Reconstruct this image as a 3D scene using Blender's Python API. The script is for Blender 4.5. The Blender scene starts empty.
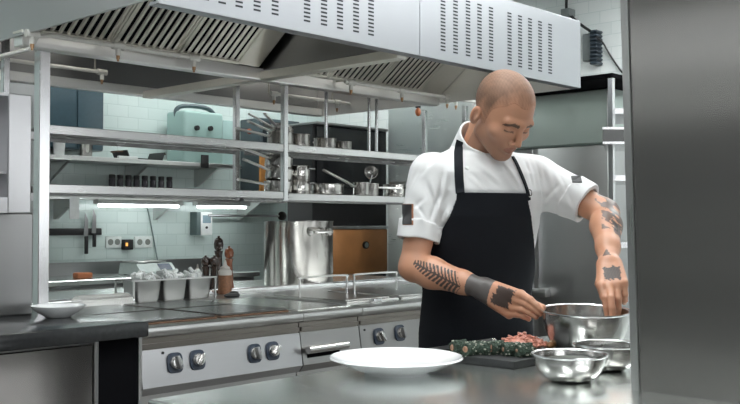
import bpy, bmesh, math, random
import numpy as np
import openvdb
from mathutils import Vector, Matrix
random.seed(7)
SC = bpy.context.scene
COL = SC.collection
PI = math.pi
# ------------------------------------------------------------------ camera
CAMZ = 1.3
FOC = 947.0
PHI = math.radians(42.9)
PITCH = math.atan(21/FOC)
Fv = np.array([math.cos(PHI), math.sin(PHI), 0.0])
Rv = np.array([math.sin(PHI), -math.cos(PHI), 0.0])
def ray(px, py):
    a, b = (px-370)/FOC, (202-py)/FOC
    f = math.cos(PITCH) - b*math.sin(PITCH)
    u = math.sin(PITCH) + b*math.cos(PITCH)
    return a/f, u/f                      # right and up per unit of forward distance
def at(px, py, X=None, Y=None, Z=None, D=None):
    a, b = ray(px, py)
    d = Fv + a*Rv + np.array([0, 0, b])
    if X is not None: t = X/d[0]
    elif Y is not None: t = Y/d[1]
    elif Z is not None: t = (Z-CAMZ)/d[2]
    else: t = D
    return Vector((d[0]*t, d[1]*t, CAMZ+d[2]*t))
cam = bpy.data.cameras.new('camera')
cam.sensor_width = 36; cam.lens = FOC*36/740
cam.clip_start = 0.05; cam.clip_end = 100
camo = bpy.data.objects.new('camera', cam); COL.objects.link(camo)
camo.location = (0, 0, CAMZ)
camo.rotation_euler = (PI/2+PITCH, 0, PHI-PI/2)
SC.camera = camo
# ------------------------------------------------------------------ mesh builder
class MB:
    def __init__(self):
        self.v = []; self.f = []; self.mi = []; self.m = 0
    def add(self, vs, fs):
        o = len(self.v)
        self.v += [tuple(p) for p in vs]
        self.f += [tuple(i+o for i in f) for f in fs]
        self.mi += [self.m]*len(fs)
        return self
    def _bm(self, bm, M=None):
        bm.verts.index_update()
        self.add([(M @ v.co if M else v.co) for v in bm.verts], [[v.index for v in f.verts] for f in bm.faces])
        bm.free()
    def box(self, x0, x1, y0, y1, z0, z1, bev=0.0, seg=2, M=None):
        bm = bmesh.new()
        bmesh.ops.create_cube(bm, size=1)
        for v in bm.verts:
            v.co = Vector(((x0+x1)/2+v.co.x*(x1-x0), (y0+y1)/2+v.co.y*(y1-y0), (z0+z1)/2+v.co.z*(z1-z0)))
        if bev > 0:
            bmesh.ops.bevel(bm, geom=list(bm.edges), offset=bev, segments=seg, affect='EDGES', profile=0.5)
        self._bm(bm, M); return self
    def prism(self, pts, lo, hi, axis=0):
        """pts: polygon in the other two axes (in order), extruded along axis"""
        n = len(pts)
        def mk(p, h):
            return {0: (h, p[0], p[1]), 1: (p[0], h, p[1]), 2: (p[0], p[1], h)}[axis]
        vs = [mk(p, lo) for p in pts]+[mk(p, hi) for p in pts]
        fs = [list(range(n))[::-1], list(range(n, 2*n))]
        for i in range(n):
            j = (i+1) % n
            fs.append((i, j, n+j, n+i))
        bm = bmesh.new()
        bv = [bm.verts.new(v) for v in vs]
        for f in fs: bm.faces.new([bv[i] for i in f])
        bmesh.ops.recalc_face_normals(bm, faces=list(bm.faces))
        self._bm(bm); return self
    def lathe(self, prof, c=(0, 0, 0), n=40, M=None, close=False):
        """prof: list of (r,z); r==0 closes to a pole"""
        vs = []; fs = []; rings = []
        for r, z in prof:
            if r <= 1e-6:
                rings.append([len(vs)]); vs.append(Vector((0, 0, z)))
            else:
                rings.append(list(range(len(vs), len(vs)+n)))
                vs += [Vector((r*math.cos(2*PI*k/n), r*math.sin(2*PI*k/n), z)) for k in range(n)]
        prs = list(zip(rings[:-1], rings[1:]))
        if close: prs.append((rings[-1], rings[0]))
        for A, B in prs:
            if len(A) == 1 and len(B) == 1: continue
            for k in range(n):
                k2 = (k+1) % n
                if len(A) == 1: fs.append((A[0], B[k2], B[k]))
                elif len(B) == 1: fs.append((A[k], A[k2], B[0]))
                else: fs.append((A[k], A[k2], B[k2], B[k]))
        c = Vector(c)
        self.add([(M @ v if M else v)+c for v in vs], fs); return self
    def tube(self, path, r, n=10, closed=False):
        path = [Vector(p) for p in path]
        if not hasattr(r, '__len__'): r = [r]*len(path)
        N = len(path); vs = []; fs = []; pn = None
        for i, p in enumerate(path):
            a = path[i-1] if (i > 0 or closed) else p
            b = path[(i+1) % N] if (i < N-1 or closed) else p
            t = (b-a).normalized()
            if pn is None:
                pn = t.orthogonal().normalized()
            pn = (pn - t*pn.dot(t)).normalized()
            bn = t.cross(pn)
            vs += [p+(pn*math.cos(2*PI*k/n)+bn*math.sin(2*PI*k/n))*r[i] for k in range(n)]
        for i in range(N if closed else N-1):
            j = (i+1) % N
            for k in range(n):
                k2 = (k+1) % n
                fs.append((i*n+k, i*n+k2, j*n+k2, j*n+k))
        if not closed:
            fs.append(tuple(range(n))[::-1]); fs.append(tuple(range((N-1)*n, N*n)))
        self.add(vs, fs); return self
    def cyl(self, a, b, r, n=16, r2=None):
        return self.tube([a, b], [r, r if r2 is None else r2], n)
    def ball(self, c, r, n=16, M=None):
        r = r if hasattr(r, '__len__') else (r, r, r)
        prof = [(math.sin(PI*i/(n//2)), -math.cos(PI*i/(n//2))) for i in range(n//2+1)]
        prof[0] = (0, -1); prof[-1] = (0, 1)
        S = Matrix.Diagonal((r[0], r[1], r[2]))
        self.lathe(prof, c, n, (M @ S) if M else S); return self
def smooth_path(pts, k=6):
    """Catmull-Rom through points"""
    P = [Vector(p) for p in pts]; P = [P[0]*2-P[1]]+P+[P[-1]*2-P[-2]]
    out = []
    for i in range(1, len(P)-2):
        for j in range(k):
            t = j/k
            a, b, c, d = P[i-1], P[i], P[i+1], P[i+2]
            out.append(0.5*((2*b)+(c-a)*t+(2*a-5*b+4*c-d)*t*t+(3*b-a-3*c+d)*t**3))
    out.append(P[-2]); return out
# ------------------------------------------------------------------ objects
def wloc(o):
    v = Vector((0, 0, 0))
    while o: v = v+Vector(o.location); o = o.parent
    return v
def tag(o, label=None, cat=None, group=None, kind=None):
    if label: o['label'] = label
    if cat: o['category'] = cat
    if group: o['group'] = group
    if kind: o['kind'] = kind
    return o
def obj(name, mb, mats, parent=None, local=False, ang=35, base=None):
    """one mesh object. World coordinates unless local; base puts the origin of a top-level mesh there."""
    me = bpy.data.meshes.new(name)
    off = Vector((0, 0, 0))
    if not local:
        off = wloc(parent) if parent else (Vector(base) if base is not None else off)
    me.from_pydata([tuple(Vector(p)-off) for p in mb.v], [], mb.f)
    me.update()
    mats = mats if isinstance(mats, (list, tuple)) else [mats]
    for m in mats: me.materials.append(m)
    me.polygons.foreach_set('material_index', mb.mi)
    me.polygons.foreach_set('use_smooth', [True]*len(me.polygons))
    me.set_sharp_from_angle(angle=math.radians(ang))
    o = bpy.data.objects.new(name, me); COL.objects.link(o)
    if parent: o.parent = parent
    elif base is not None: o.location = base
    return o
def thing(name, label, cat, loc=(0, 0, 0), rz=0, group=None):
    o = bpy.data.objects.new(name, None); COL.objects.link(o)
    o.empty_display_size = 0.05
    o.location = loc; o.rotation_euler = (0, 0, rz)
    return tag(o, label, cat, group)
def dup(root, loc, rz=None, label=None, group=None, scale=None):
    r = root.copy(); COL.objects.link(r); r.location = loc
    if rz is not None: r.rotation_euler = (0, 0, rz)
    if scale is not None: r.scale = (scale,)*3
    if label: r['label'] = label
    if group: r['group'] = group
    for ch in list(root.children):
        c = ch.copy(); COL.objects.link(c); c.parent = r
        for g in list(ch.children):
            d = g.copy(); COL.objects.link(d); d.parent = c
    return r
def struct(name, mb, m):
    return tag(obj(name, mb, m), kind='structure')
# ------------------------------------------------------------------ materials
class NT:
    def __init__(self, name):
        self.m = bpy.data.materials.new(name); self.m.use_nodes = True
        self.t = self.m.node_tree; self.b = self.t.nodes['Principled BSDF']
    def n(self, typ, **kw):
        x = self.t.nodes.new(typ)
        for k, v in kw.items():
            if k in x.inputs: x.inputs[k].default_value = v
            else: setattr(x, k, v)
        return x
    def l(self, a, b): self.t.links.new(a, b)
    def set(self, **kw):
        for k, v in kw.items():
            self.b.inputs[k.replace('_', ' ')].default_value = v
        return self
def col(c): return (c[0], c[1], c[2], 1.0)
def plain(name, c, rough=0.5, metal=0.0, var=0.06, scale=30, bump=0.0, **kw):
    t = NT(name); t.set(Roughness=rough, Metallic=metal, **kw)
    tc = t.n('ShaderNodeTexCoord'); no = t.n('ShaderNodeTexNoise', Scale=scale, Detail=4.0)
    t.l(tc.outputs['Object'], no.inputs['Vector'])
    mr = t.n('ShaderNodeMapRange'); mr.inputs['To Min'].default_value = 1-var*2; mr.inputs['To Max'].default_value = 1+var*2
    t.l(no.outputs['Fac'], mr.inputs['Value'])
    mx = t.n('ShaderNodeVectorMath', operation='SCALE'); mx.inputs[0].default_value = c[:3]
    t.l(mr.outputs[0], mx.inputs['Scale']); t.l(mx.outputs[0], t.b.inputs['Base Color'])
    if bump:
        b = t.n('ShaderNodeBump', Strength=bump, Distance=0.005); t.l(no.outputs['Fac'], b.inputs['Height']); t.l(b.outputs[0], t.b.inputs['Normal'])
    return t.m
def steel(name, c=(0.62, 0.62, 0.61), rough=0.28, streak=(3, 3, 160), var=0.05, bump=0, smear=0.0, sms=(2.2, 2.2, 2.2)):
    """brushed stainless: noise stretched along the brushing, faint cloudy smears"""
    t = NT(name); t.set(Metallic=1.0)
    tc = t.n('ShaderNodeTexCoord')
    mp = t.n('ShaderNodeMapping'); mp.inputs['Scale'].default_value = streak
    t.l(tc.outputs['Object'], mp.inputs['Vector'])
    no = t.n('ShaderNodeTexNoise', Scale=1.2, Detail=2.0, Roughness=0.5); t.l(mp.outputs[0], no.inputs['Vector'])
    n2 = t.n('ShaderNodeTexNoise', Scale=4.0, Detail=3.0); t.l(tc.outputs['Object'], n2.inputs['Vector'])
    mr = t.n('ShaderNodeMapRange'); mr.inputs['To Min'].default_value = max(0.02, rough-var*.5); mr.inputs['To Max'].default_value = rough+var*.5
    ad = t.n('ShaderNodeMath', operation='ADD'); ad.use_clamp = False
    hf = t.n('ShaderNodeMath', operation='MULTIPLY'); hf.inputs[1].default_value = 0.5
    t.l(no.outputs['Fac'], ad.inputs[0]); t.l(n2.outputs['Fac'], ad.inputs[1]); t.l(ad.outputs[0], hf.inputs[0])
    t.l(hf.outputs[0], mr.inputs['Value']); t.l(mr.outputs[0], t.b.inputs['Roughness'])
    m2 = t.n('ShaderNodeMapRange'); m2.inputs['To Min'].default_value = 0.975; m2.inputs['To Max'].default_value = 1.02
    t.l(no.outputs['Fac'], m2.inputs['Value'])
    mx = t.n('ShaderNodeVectorMath', operation='SCALE'); mx.inputs[0].default_value = c
    t.l(m2.outputs[0], mx.inputs['Scale']); t.l(mx.outputs[0], t.b.inputs['Base Color'])
    if smear:
        b2 = t.n('ShaderNodeBump', Strength=smear, Distance=0.02)
        n3 = t.n('ShaderNodeTexNoise', Scale=1.0, Detail=0.6); m3 = t.n('ShaderNodeMapping'); m3.inputs['Scale'].default_value = sms; t.l(tc.outputs['Object'], m3.inputs['Vector']); t.l(m3.outputs[0], n3.inputs['Vector'])
        t.l(n3.outputs['Fac'], b2.inputs['Height']); t.l(b2.outputs[0], t.b.inputs['Normal'])
    return t.m
def tiles(name, ax, c1, c2, mortar, w=0.2, h=0.1, rough=0.18, gap=0.004):
    t = NT(name); t.set(Roughness=rough)
    tc = t.n('ShaderNodeTexCoord'); sp = t.n('ShaderNodeSeparateXYZ'); cb = t.n('ShaderNodeCombineXYZ')
    t.l(tc.outputs['Object'], sp.inputs[0])
    t.l(sp.outputs[ax[0]], cb.inputs[0]); t.l(sp.outputs[ax[1]], cb.inputs[1])
    br = t.n('ShaderNodeTexBrick'); br.offset = 0.5
    br.inputs['Color1'].default_value = col(c1); br.inputs['Color2'].default_value = col(c2); br.inputs['Mortar'].default_value = col(mortar)
    br.inputs['Scale'].default_value = 1.0; br.inputs['Mortar Size'].default_value = gap; br.inputs['Mortar Smooth'].default_value = 0.2
    br.inputs['Brick Width'].default_value = w; br.inputs['Row Height'].default_value = h
    t.l(cb.outputs[0], br.inputs['Vector']); t.l(br.outputs['Color'], t.b.inputs['Base Color'])
    b = t.n('ShaderNodeBump', Strength=0.3, Distance=0.003); b.invert = True
    t.l(br.outputs['Fac'], b.inputs['Height']); t.l(b.outputs[0], t.b.inputs['Normal'])
    return t.m
def emit(name, c, s):
    t = NT(name); t.b.inputs['Emission Color'].default_value = col(c); t.b.inputs['Emission Strength'].default_value = s
    t.b.inputs['Base Color'].default_value = col(c)
    return t.m
M = {}
M['steel'] = steel('brushed steel')
M['steel_v'] = steel('brushed steel, upright grain', streak=(160, 160, 3))
M['steel_bright'] = steel('bright steel', (0.74, 0.74, 0.75), 0.25, (3, 60, 60))
M['steel_fascia'] = steel('hood fascia steel', (0.38, 0.388, 0.408), 0.40, (2, 120, 120), 0.08)
M['steel_dark'] = steel('dull dark steel', (0.33, 0.33, 0.33), 0.34, (3, 3, 160), smear=0.03)
M['steel_fridge'] = steel('fridge steel', (0.50, 0.50, 0.50), 0.36, (120, 120, 3), 0.10, smear=0.03)
M['steel_cab'] = steel('cabinet steel, level grain', (0.40, 0.385, 0.37), 0.20, (1, 1, 12), 0.02, 0, smear=0.22, sms=(.3, .3, 4.2))
M['steel_warm'] = steel('filter steel', (0.80, 0.775, 0.71), 0.45, (40, 40, 40))
M['steel_table'] = steel('table steel', (0.80, 0.83, 0.81), 0.25, (3, 3, 3), 0.07, 0.003, smear=0.02)
M['steel_polish'] = steel('polished bowl steel', (0.58, 0.57, 0.555), 0.2, (4, 4, 30), 0.06, 0.01)
M['steel_pan'] = steel('pan steel', (0.58, 0.565, 0.54), 0.17, (8, 8, 120), 0.08, 0.02)
M['black'] = plain('black plastic', (0.012, 0.012, 0.013), 0.45)
M['flat_black'] = plain('flat black and painted shade', (0.004, 0.004, 0.005), 0.9, Specular_IOR_Level=.05)  # near black colour stands in for shade in openings; also the black canopy
M['slot_shade'] = plain('painted slot shade', (0.02, 0.022, 0.025), 0.8)  # vent slots are strips on the panel, their shade put into the colour
M['stone'] = plain('charcoal counter top', (0.022, 0.023, 0.024), 0.16, 0.0, 0.2, 60)
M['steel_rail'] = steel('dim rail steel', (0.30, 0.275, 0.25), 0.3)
M['scale_w'] = plain('grey white housing', (.42, .48, .46), .4)
M['steel_shelf'] = steel('shelf steel', (0.58, 0.575, 0.57), 0.27, (2, 60, 60))
M['steel_pale'] = steel('pale handle steel', (0.93, 0.92, 0.90), 0.38)
M['pipe_paint'] = plain('pale pipe paint', (0.72, 0.71, 0.67), 0.35)
M['brass'] = plain('dull brass', (0.45, 0.27, 0.15), 0.35, 0.8)
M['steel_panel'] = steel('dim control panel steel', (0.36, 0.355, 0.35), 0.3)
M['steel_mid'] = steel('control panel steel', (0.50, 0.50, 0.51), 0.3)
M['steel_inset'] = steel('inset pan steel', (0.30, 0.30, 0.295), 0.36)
M['hotplate'] = plain('cast hot plate', (0.24, 0.235, 0.23), 0.24, 0.9, 0.15, 12)
M['rust'] = plain('heat stained edge', (0.14, 0.085, 0.055), 0.45, 0.8, 0.2, 40)
M['navy'] = plain('blue black knob bezel', (0.02, 0.03, 0.05), 0.3)
M['china'] = plain('white glazed china', (0.74, 0.75, 0.76), 0.12, 0, 0.01, 8, Coat_Weight=0.5)
M['board'] = plain('black cutting board', (0.022, 0.023, 0.024), 0.42, 0, 0.2, 90, 0.1)
M['white'] = plain('white plastic', (0.75, 0.77, 0.76), 0.4)
M['mint'] = plain('mint enamel', (0.30, 0.44, 0.41), 0.35, 0, 0.02, 5)
M['ceil'] = plain('white ceiling', (0.8, 0.82, 0.82), 0.8)
M['paint'] = plain('dark painted wall', (0.15, 0.155, 0.155), 0.7, 0, 0.05, 3)  # unseen walls, kept dark to deepen the steel's reflections
M['tile_b'] = tiles('pale mint wall tiles', (0, 2), (0.60, 0.70, 0.675), (0.65, 0.745, 0.72), (0.54, 0.64, 0.615))
M['tile_r'] = tiles('white wall tiles', (1, 2), (0.76, 0.80, 0.79), (0.80, 0.83, 0.82), (0.68, 0.73, 0.72))
M['floor'] = tiles('grey floor tiles', (0, 1), (0.10, 0.095, 0.09), (0.12, 0.11, 0.10), (0.06, 0.06, 0.06), 0.3, 0.3, 0.4)
M['led'] = emit('lamp diffuser', (0.96, 1.0, 0.995), 12.5)
M['fill_daylight'] = emit('bright window pane', (0.96, 0.98, 1.0), 2.3)  # glow added behind the camera to light the scene frontally
M['strip_added'] = emit('added strip lamp', (.95, 1, 1), 5.0)
M['strip'] = emit('strip lamp', (.95, 1, 1), 11.0)
M['hoodlamp'] = emit('hood lamp glass', (1.0, 0.97, 0.90), 7.0)
LIGHTS = [(-.6, .6, 1.1, .3, 'added white ceiling light panel behind the work table, out of the picture to the left'),
          (2.0, 1.7, 1.2, .3, 'added white ceiling light panel above the aisle in front of the hood'),
          (4.6, 1.2, 1.0, .3, 'added white ceiling light panel above the right end of the aisle'),
          (2.6, 6.1, 1.2, .18, 'added white ceiling light panel near the tiled back wall, left'),
          (5.3, 6.2, 1.0, .18, 'added white ceiling light panel near the tiled back wall, right'),
          (.4, 4.6, .8, .3, 'added white ceiling light panel beyond the left end of the hood'),
          (1.0, -1.5, 1.2, .4, 'added white ceiling light panel in the front part of the kitchen'),
          (5.85, 2.2, .3, 1.1, 'added white ceiling light panel over the right side near the refrigerator'),  # added to brighten the white right wall
          ]
# ================================================================== setting
X0, X1, Y0, Y1, H = -3.0, 6.8, -3.0, 7.0, 3.3
struct('floor', MB().box(X0-.1, X1+.1, Y0-.1, Y1+.1, -.1, 0), M['floor'])
struct('ceiling', MB().box(X0-.1, X1+.1, Y0-.1, Y1+.1, H, H+.1), M['ceil'])
struct('wall_back', MB().box(X0-.1, X1+.1, Y1, Y1+.1, 0, H), M['tile_b'])
struct('wall_right', MB().box(X1, X1+.1, Y0, Y1, 0, H), M['tile_r'])
struct('wall_left', MB().box(X0-.1, X0, Y0, Y1, 0, H), M['paint'])
struct('wall_front', MB().box(X0-.1, X1+.1, Y0-.1, Y0, 0, H), M['paint'])
# ceiling light panels, unseen, added to light the kitchen and its steel
def added_ceiling_light(x, y, lx, ly, label):
    t = thing('added_ceiling_light', label, 'ceiling light', (x, y, H), group='added ceiling light panels')
    fr = MB()
    for a, b, c, d in ((-lx, lx, -ly, -ly+.03), (-lx, lx, ly-.03, ly), (-lx, -lx+.03, -ly+.03, ly-.03), (lx-.03, lx, -ly+.03, ly-.03)):
        fr.box(a, b, c, d, -.05, 0)
    obj('frame', fr, M['white'], t, local=True)
    obj('diffuser', MB().box(-lx+.03, lx-.03, -ly+.03, ly-.03, -.04, -.01), M['led'], t, local=True)
    return t
for x, y, lx, ly, lab in LIGHTS:
    added_ceiling_light(x, y, lx, ly, lab)

# unseen windows behind the camera, added for soft frontal light
for i, (xa, xb) in enumerate(((-1.6, .9), (1.3, 3.8), (4.2, 6.2))):
    fr = MB(); za, zb_ = 1.0, 2.7
    for q in ((xa, xb, za, za+.06), (xa, xb, zb_-.06, zb_), (xa, xa+.06, za+.06, zb_-.06), (xb-.06, xb, za+.06, zb_-.06), ((xa+xb)/2-.03, (xa+xb)/2+.03, za+.06, zb_-.06)):
        fr.box(q[0], q[1], Y0, Y0+.06, q[2], q[3])
    wd = tag(obj('fill_window_%d' % (i+1), fr, M['white']), kind='structure')
    obj('pane', MB().box(xa+.06, xb-.06, Y0+.01, Y0+.02, za+.06, zb_-.06), M['fill_daylight'], wd)

# left wall: strip light and pale shelf, added unseen for the cabinet's reflections
t = thing('strip_light', 'long strip light added on the unseen left wall to reflect in the tall cabinet', 'strip light', (X0, 3.0, 2.5))
obj('fitting', MB().box(X0-.0005, X0+.06, 1.2, 4.8, 2.50, 2.58, .008), M['white'], t)
obj('tube', MB().box(X0+.06, X0+.075, 1.25, 4.75, 2.51, 2.57), M['strip_added'], t)
t = thing('hanging_shelf', 'pale shelf added on the unseen left wall to reflect in the tall cabinet', 'shelf', (X0, 3.0, 1.08))
obj('board', MB().box(X0-.0005, X0+.30, 1.2, 4.8, 1.06, 1.12, .004, 1), M['white'], t)
for y in (1.6, 3.0, 4.4): obj('bracket', MB().box(X0, X0+.25, y-.012, y+.012, .98, 1.06), M['steel'], t)

# ================================================================== extractor hood
HX0, HX1, HY0, HY1, HYC, HZ0, HZ1 = 1.99, 4.96, 2.90, 5.15, 4.0, 2.10, 2.50
HXM = 3.41
hood = thing('extractor_hood', 'long stainless steel extractor hood with slotted fascia and baffle filters over the ranges', 'extractor hood', (HX0, HY0, HZ0))
def fascia(xa, xb, cols, rows):
    f = MB(); f.box(xa, xb, HY0, HY0+.02, HZ0, HZ1, .002, 1)
    f.box(xa, xb, HY0+.02, HY0+.06, HZ0, HZ0+.012)
    f.m = 1
    for cx in cols:
        for k in range(rows):
            z = HZ0+.048+k*.0172
            f.box(cx-.018, cx+.018, HY0-.0012, HY0+.001, z, z+.0075)
    return obj('fascia_panel', f, [M['steel_fascia'], M['slot_shade']], hood)
def fx(px): return at(px, 30, Y=HY0).x
c1 = [fx(p) for p in (205, 222, 239, 257, 275, 307, 324, 340, 356, 371)]
c2 = [fx(p) for p in (443, 455.5, 468, 479.5, 491, 509.5, 520, 530, 540, 550)]
fascia(HX0, fx(420)-.002, c1, 19)
fascia(fx(420)+.002, HX1, c2, 17)
obj('rear_fascia', MB().box(HX0, HX1, HY1-.02, HY1, HZ0, HZ1, .002, 1), M['steel_dark'], hood)
obj('rear_rim', MB().box(HX0+.02, HX1-.02, HY1-.07, HY1-.021, HZ0, HZ0+.055, .003, 1), M['steel_pale'], hood)
obj('end_panel', MB().box(HX0, HX0+.015, HY0+.02, HY1-.02, HZ0+.027, HZ1), M['steel_fridge'], hood)
obj('end_panel', MB().box(HX1-.015, HX1, HY0+.02, HY1-.02, HZ0, HZ1), M['steel_pale'], hood)  # paler steel than the left end, lamp glow put into its colour
obj('divider_panel', MB().box(HXM-.01, HXM+.01, HY0+.06, HYC-.04, HZ0+.04, HZ1-.01), M['steel_dark'], hood)
obj('hood_roof', MB().box(HX0+.015, HX1-.015, HY0+.02, HY1-.02, HZ1-.01, HZ1), M['steel_dark'], hood)
obj('grease_beam', MB().box(HX0+.015, HX1-.015, HYC-.04, HYC+.04, 2.085, 2.15, .004, 1), M['steel_pale'], hood)
obj('cross_beam', MB().box(HXM-.035, HXM+.035, HY0+.06, HYC-.04, 2.085, 2.13, .003, 1), M['steel_warm'], hood)
obj('cross_beam', MB().box(HXM-.035, HXM+.035, HYC+.04, HY1-.06, 2.085, 2.13, .003, 1), M['steel_warm'], hood)
def slope_pt(y):            # plane of the front filters
    return 2.150+(HYC-.05-y)*.75
def filt(xa, xb, rear=False):
    f = MB(); ya, yb = HYC-.05, HYC-.05-.455
    nrm = Vector((0, -.6, -.8))        # down and to the front
    def P(x, s, h):                     # s along slope 0..1
        y = ya+(yb-ya)*s
        return Vector((x, y, slope_pt(y)))+nrm*h
    def slab(x_a, x_b, s0, s1, h0, h1):
        q = [P(x_a, s0, h0), P(x_b, s0, h0), P(x_b, s1, h0), P(x_a, s1, h0), P(x_a, s0, h1), P(x_b, s0, h1), P(x_b, s1, h1), P(x_a, s1, h1)]
        f.add(q, [(0, 1, 2, 3), (7, 6, 5, 4), (0, 4, 5, 1), (1, 5, 6, 2), (2, 6, 7, 3), (3, 7, 4, 0)])
    f.m = 1; slab(xa, xb, 0, 1, -.03, -.011)  # near black plate paints the shade between the baffles
    f.m = 0
    slab(xa, xa+.012, 0, 1, -.026, .004); slab(xb-.012, xb, 0, 1, -.026, .004); slab(xa, xb, 0, .035, -.026, .004)
    n = max(1, round((xb-xa)/.0415)); w = (xb-xa)/n
    for k in range(n):
        a = xa+k*w+.2*w
        b = a+.56*w
        q = []
        for s in (0.035, 1):
            q += [P(a, s, -.007), P(a+.005, s, 0), P(b-.005, s, 0), P(b, s, -.007)]
        f.add(q, [(0, 1, 5, 4), (1, 2, 6, 5), (2, 3, 7, 6), (0, 4, 7, 3)])
    return obj('baffle_filter', f, [M['steel_warm'], M['flat_black']], hood, ang=20)
def blank(xa, xb):
    f = MB(); ya, yb = HYC-.05, HYC-.05-.455
    f.prism([(ya, slope_pt(ya)), (yb, slope_pt(yb)), (yb, slope_pt(yb)+.02), (ya, slope_pt(ya)+.02)], xa, xb, 0)
    return obj('blank_panel', f, M['steel_warm'], hood)
for a, b in ((2.075, 2.445), (2.45, 2.82), (2.825, 3.22)): filt(a, b)
blank(3.225, 3.36)
for a, b in ((3.47, 3.88), (3.885, 4.30), (4.305, 4.72)): filt(a, b)
blank(4.725, 4.94)
rp = MB()
rp.prism([(HYC+.05, 2.15), (HYC+.5, 2.49), (HYC+.52, 2.49), (HYC+.05, 2.165)], HX0+.02, HXM-.012, 0)
rp.prism([(HYC+.05, 2.15), (HYC+.5, 2.49), (HYC+.52, 2.49), (HYC+.05, 2.165)], HXM+.012, HX1-.02, 0)
obj('rear_filter_panel', rp, M['steel_dark'], hood)
for x, y in ((4.66, 3.2), (2.75, 3.15), (4.62, 4.75), (2.8, 4.75)):
    lp = obj('hood_lamp', MB().box(x-.22, x+.22, y-.06, y+.06, HZ1-.055, HZ1-.01, .008), M['white'], hood)
    obj('lamp_glass', MB().box(x-.19, x+.19, y-.04, y+.04, HZ1-.062, HZ1-.055), M['hoodlamp'], lp)
bt = MB()
for x, y in ((4.8, 3.0), (4.80, 3.85)): bt.ball((x, y, 2.14), .006, 8)
# ------------------------------------------------------------------ fire suppression pipes
def pipe(label, pts, nozz, r=.011, z=2.14):
    t = thing('fire_suppression_pipe', label, 'pipe', pts[0])
    obj('pipe_run', MB().tube(pts, r, 12), M['pipe_paint'], t)
    for (x, y, zz) in nozz:
        b = MB(); b.cyl((x-.03, y, zz), (x+.03, y, zz), r*1.6, 12); b.cyl((x, y, zz), (x, y, zz-.045), r*1.15, 12)
        jo = obj('pipe_tee', b, M['pipe_paint'], t)
        hg = MB(); hg.box(x-.05, x-.042, y-.004, y+.004, zz, 2.489 if y > 4.2 else zz+.012)
        if y < 4.2: hg.box(x-.05, x-.042, y, 3.959, zz+.004, zz+.012)
        obj('pipe_clip', hg, M['steel_warm'], t)
        nz = MB(); nz.cyl((x, y, zz-.04), (x, y, zz-.062), .0095, 12, .008); nz.cyl((x, y, zz-.06), (x, y, zz-.072), .005, 10)
        obj('spray_nozzle', nz, M['brass'], jo)
    return t
def yx(px, Y): return at(px, 60, Y=Y).x
pipe('white capped fire pipe with nozzles along the hood beam, left end turning back',
     [(2.03, 5.05, 2.068), (2.03, 3.93, 2.068), (2.04, 3.89, 2.12), (2.10, 3.88, 2.13), (yx(195, 3.88), 3.88, 2.13)],
     [(yx(32, 3.88), 3.88, 2.125), (yx(118, 3.88), 3.88, 2.13), (yx(194, 3.88), 3.88, 2.13)])
pipe('fire pipe with nozzles along the right half of the hood beam',
     [(yx(345, 3.88), 3.88, 2.13), (5.25, 3.88, 2.13)],
     [(yx(351, 3.88), 3.88, 2.13), (yx(402, 3.88), 3.88, 2.13), (yx(447, 3.88), 3.88, 2.13), (yx(453, 3.88)+.03, 3.88, 2.13)])
pipe('short fire pipe with one nozzle at the back of the left hood bay',
     [(2.1, 4.95, 2.19), (yx(103, 4.95), 4.95, 2.19)], [(yx(102, 4.95), 4.95, 2.19)])
pipe('fire pipe with nozzles at the back of the right hood bay',
     [(yx(273, 4.8), 4.8, 2.17), (yx(420, 4.8)-.6, 4.8, 2.17)], [(yx(274, 4.8), 4.8, 2.17), (yx(337, 4.8), 4.8, 2.17)])
p = at(418, 112, Y=4.45)
t = thing('sprinkler_head', 'small orange and black sprinkler head hanging under the right end of the hood', 'sprinkler', p)
obj('body', MB().cyl(p+Vector((0, 0, .09)), p+Vector((0, 0, .03)), .02, 14).cyl((p.x, p.y, p.z+.28), p+Vector((0, 0, .09)), .006, 10), M['black'], t)
obj('bulb', MB().ball(p, (.022, .022, .032), 14), plain('orange glass', (.55, .16, .06), .3), t)

# ================================================================== shelf rack over the ranges
RY0, RY1 = 4.0, 4.4
rack = thing('steel_shelf_rack', 'two tier stainless shelf rack on square posts above the cooking ranges', 'shelf rack', (2.165, RY0, .9))
RXE = 5.30
def shelf(xa, xb, zt, lip=.042):
    s = MB(); s.box(xa, xb, RY0, RY0+.012, zt-lip, zt, .003, 1); s.box(xa, xb, RY1-.012, RY1, zt-lip, zt, .003, 1)
    s.box(xa, xb, RY0+.012, RY1-.012, zt-.006, zt-.002); s.box(xa, xb, RY0+.012, RY0+.03, zt-lip, zt-lip+.003)
    for y in (4.13, 4.27): s.box(xa+.02, xb-.02, y-.012, y+.012, zt-.03, zt-.006)
    return s
xp = yx(284.5, RY0+.016)
obj('shelf', shelf(2.15, xp-.0175, 1.748), M['steel_shelf'], rack)
obj('shelf', shelf(xp+.0175, RXE-.02, 1.748), M['steel_shelf'], rack)
obj('shelf', shelf(2.15, xp-.0175, 1.478), M['steel_shelf'], rack)
obj('shelf', shelf(xp+.0175, RXE-.02, 1.470), M['steel_shelf'], rack)
LPX = yx(42.5, RY0+.025)
for x, y, s, z0, zt in ((LPX, RY0+.025, .0265, .901, 2.084), (xp, RY0+.016, .0165, 1.425, 2.084), (RXE, RY0+.016, .0165, .901, 2.12), (LPX, RY1-.016, .016, .901, 2.38), (yx(236.5, RY1-.016), RY1-.016, .016, 1.432, 2.38), (RXE, RY1-.016, .016, .901, 2.12)):
    obj('post', MB().box(x-s, x+s, y-s, y+s, z0, zt, .003, 1), M['steel_bright'], rack)

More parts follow.
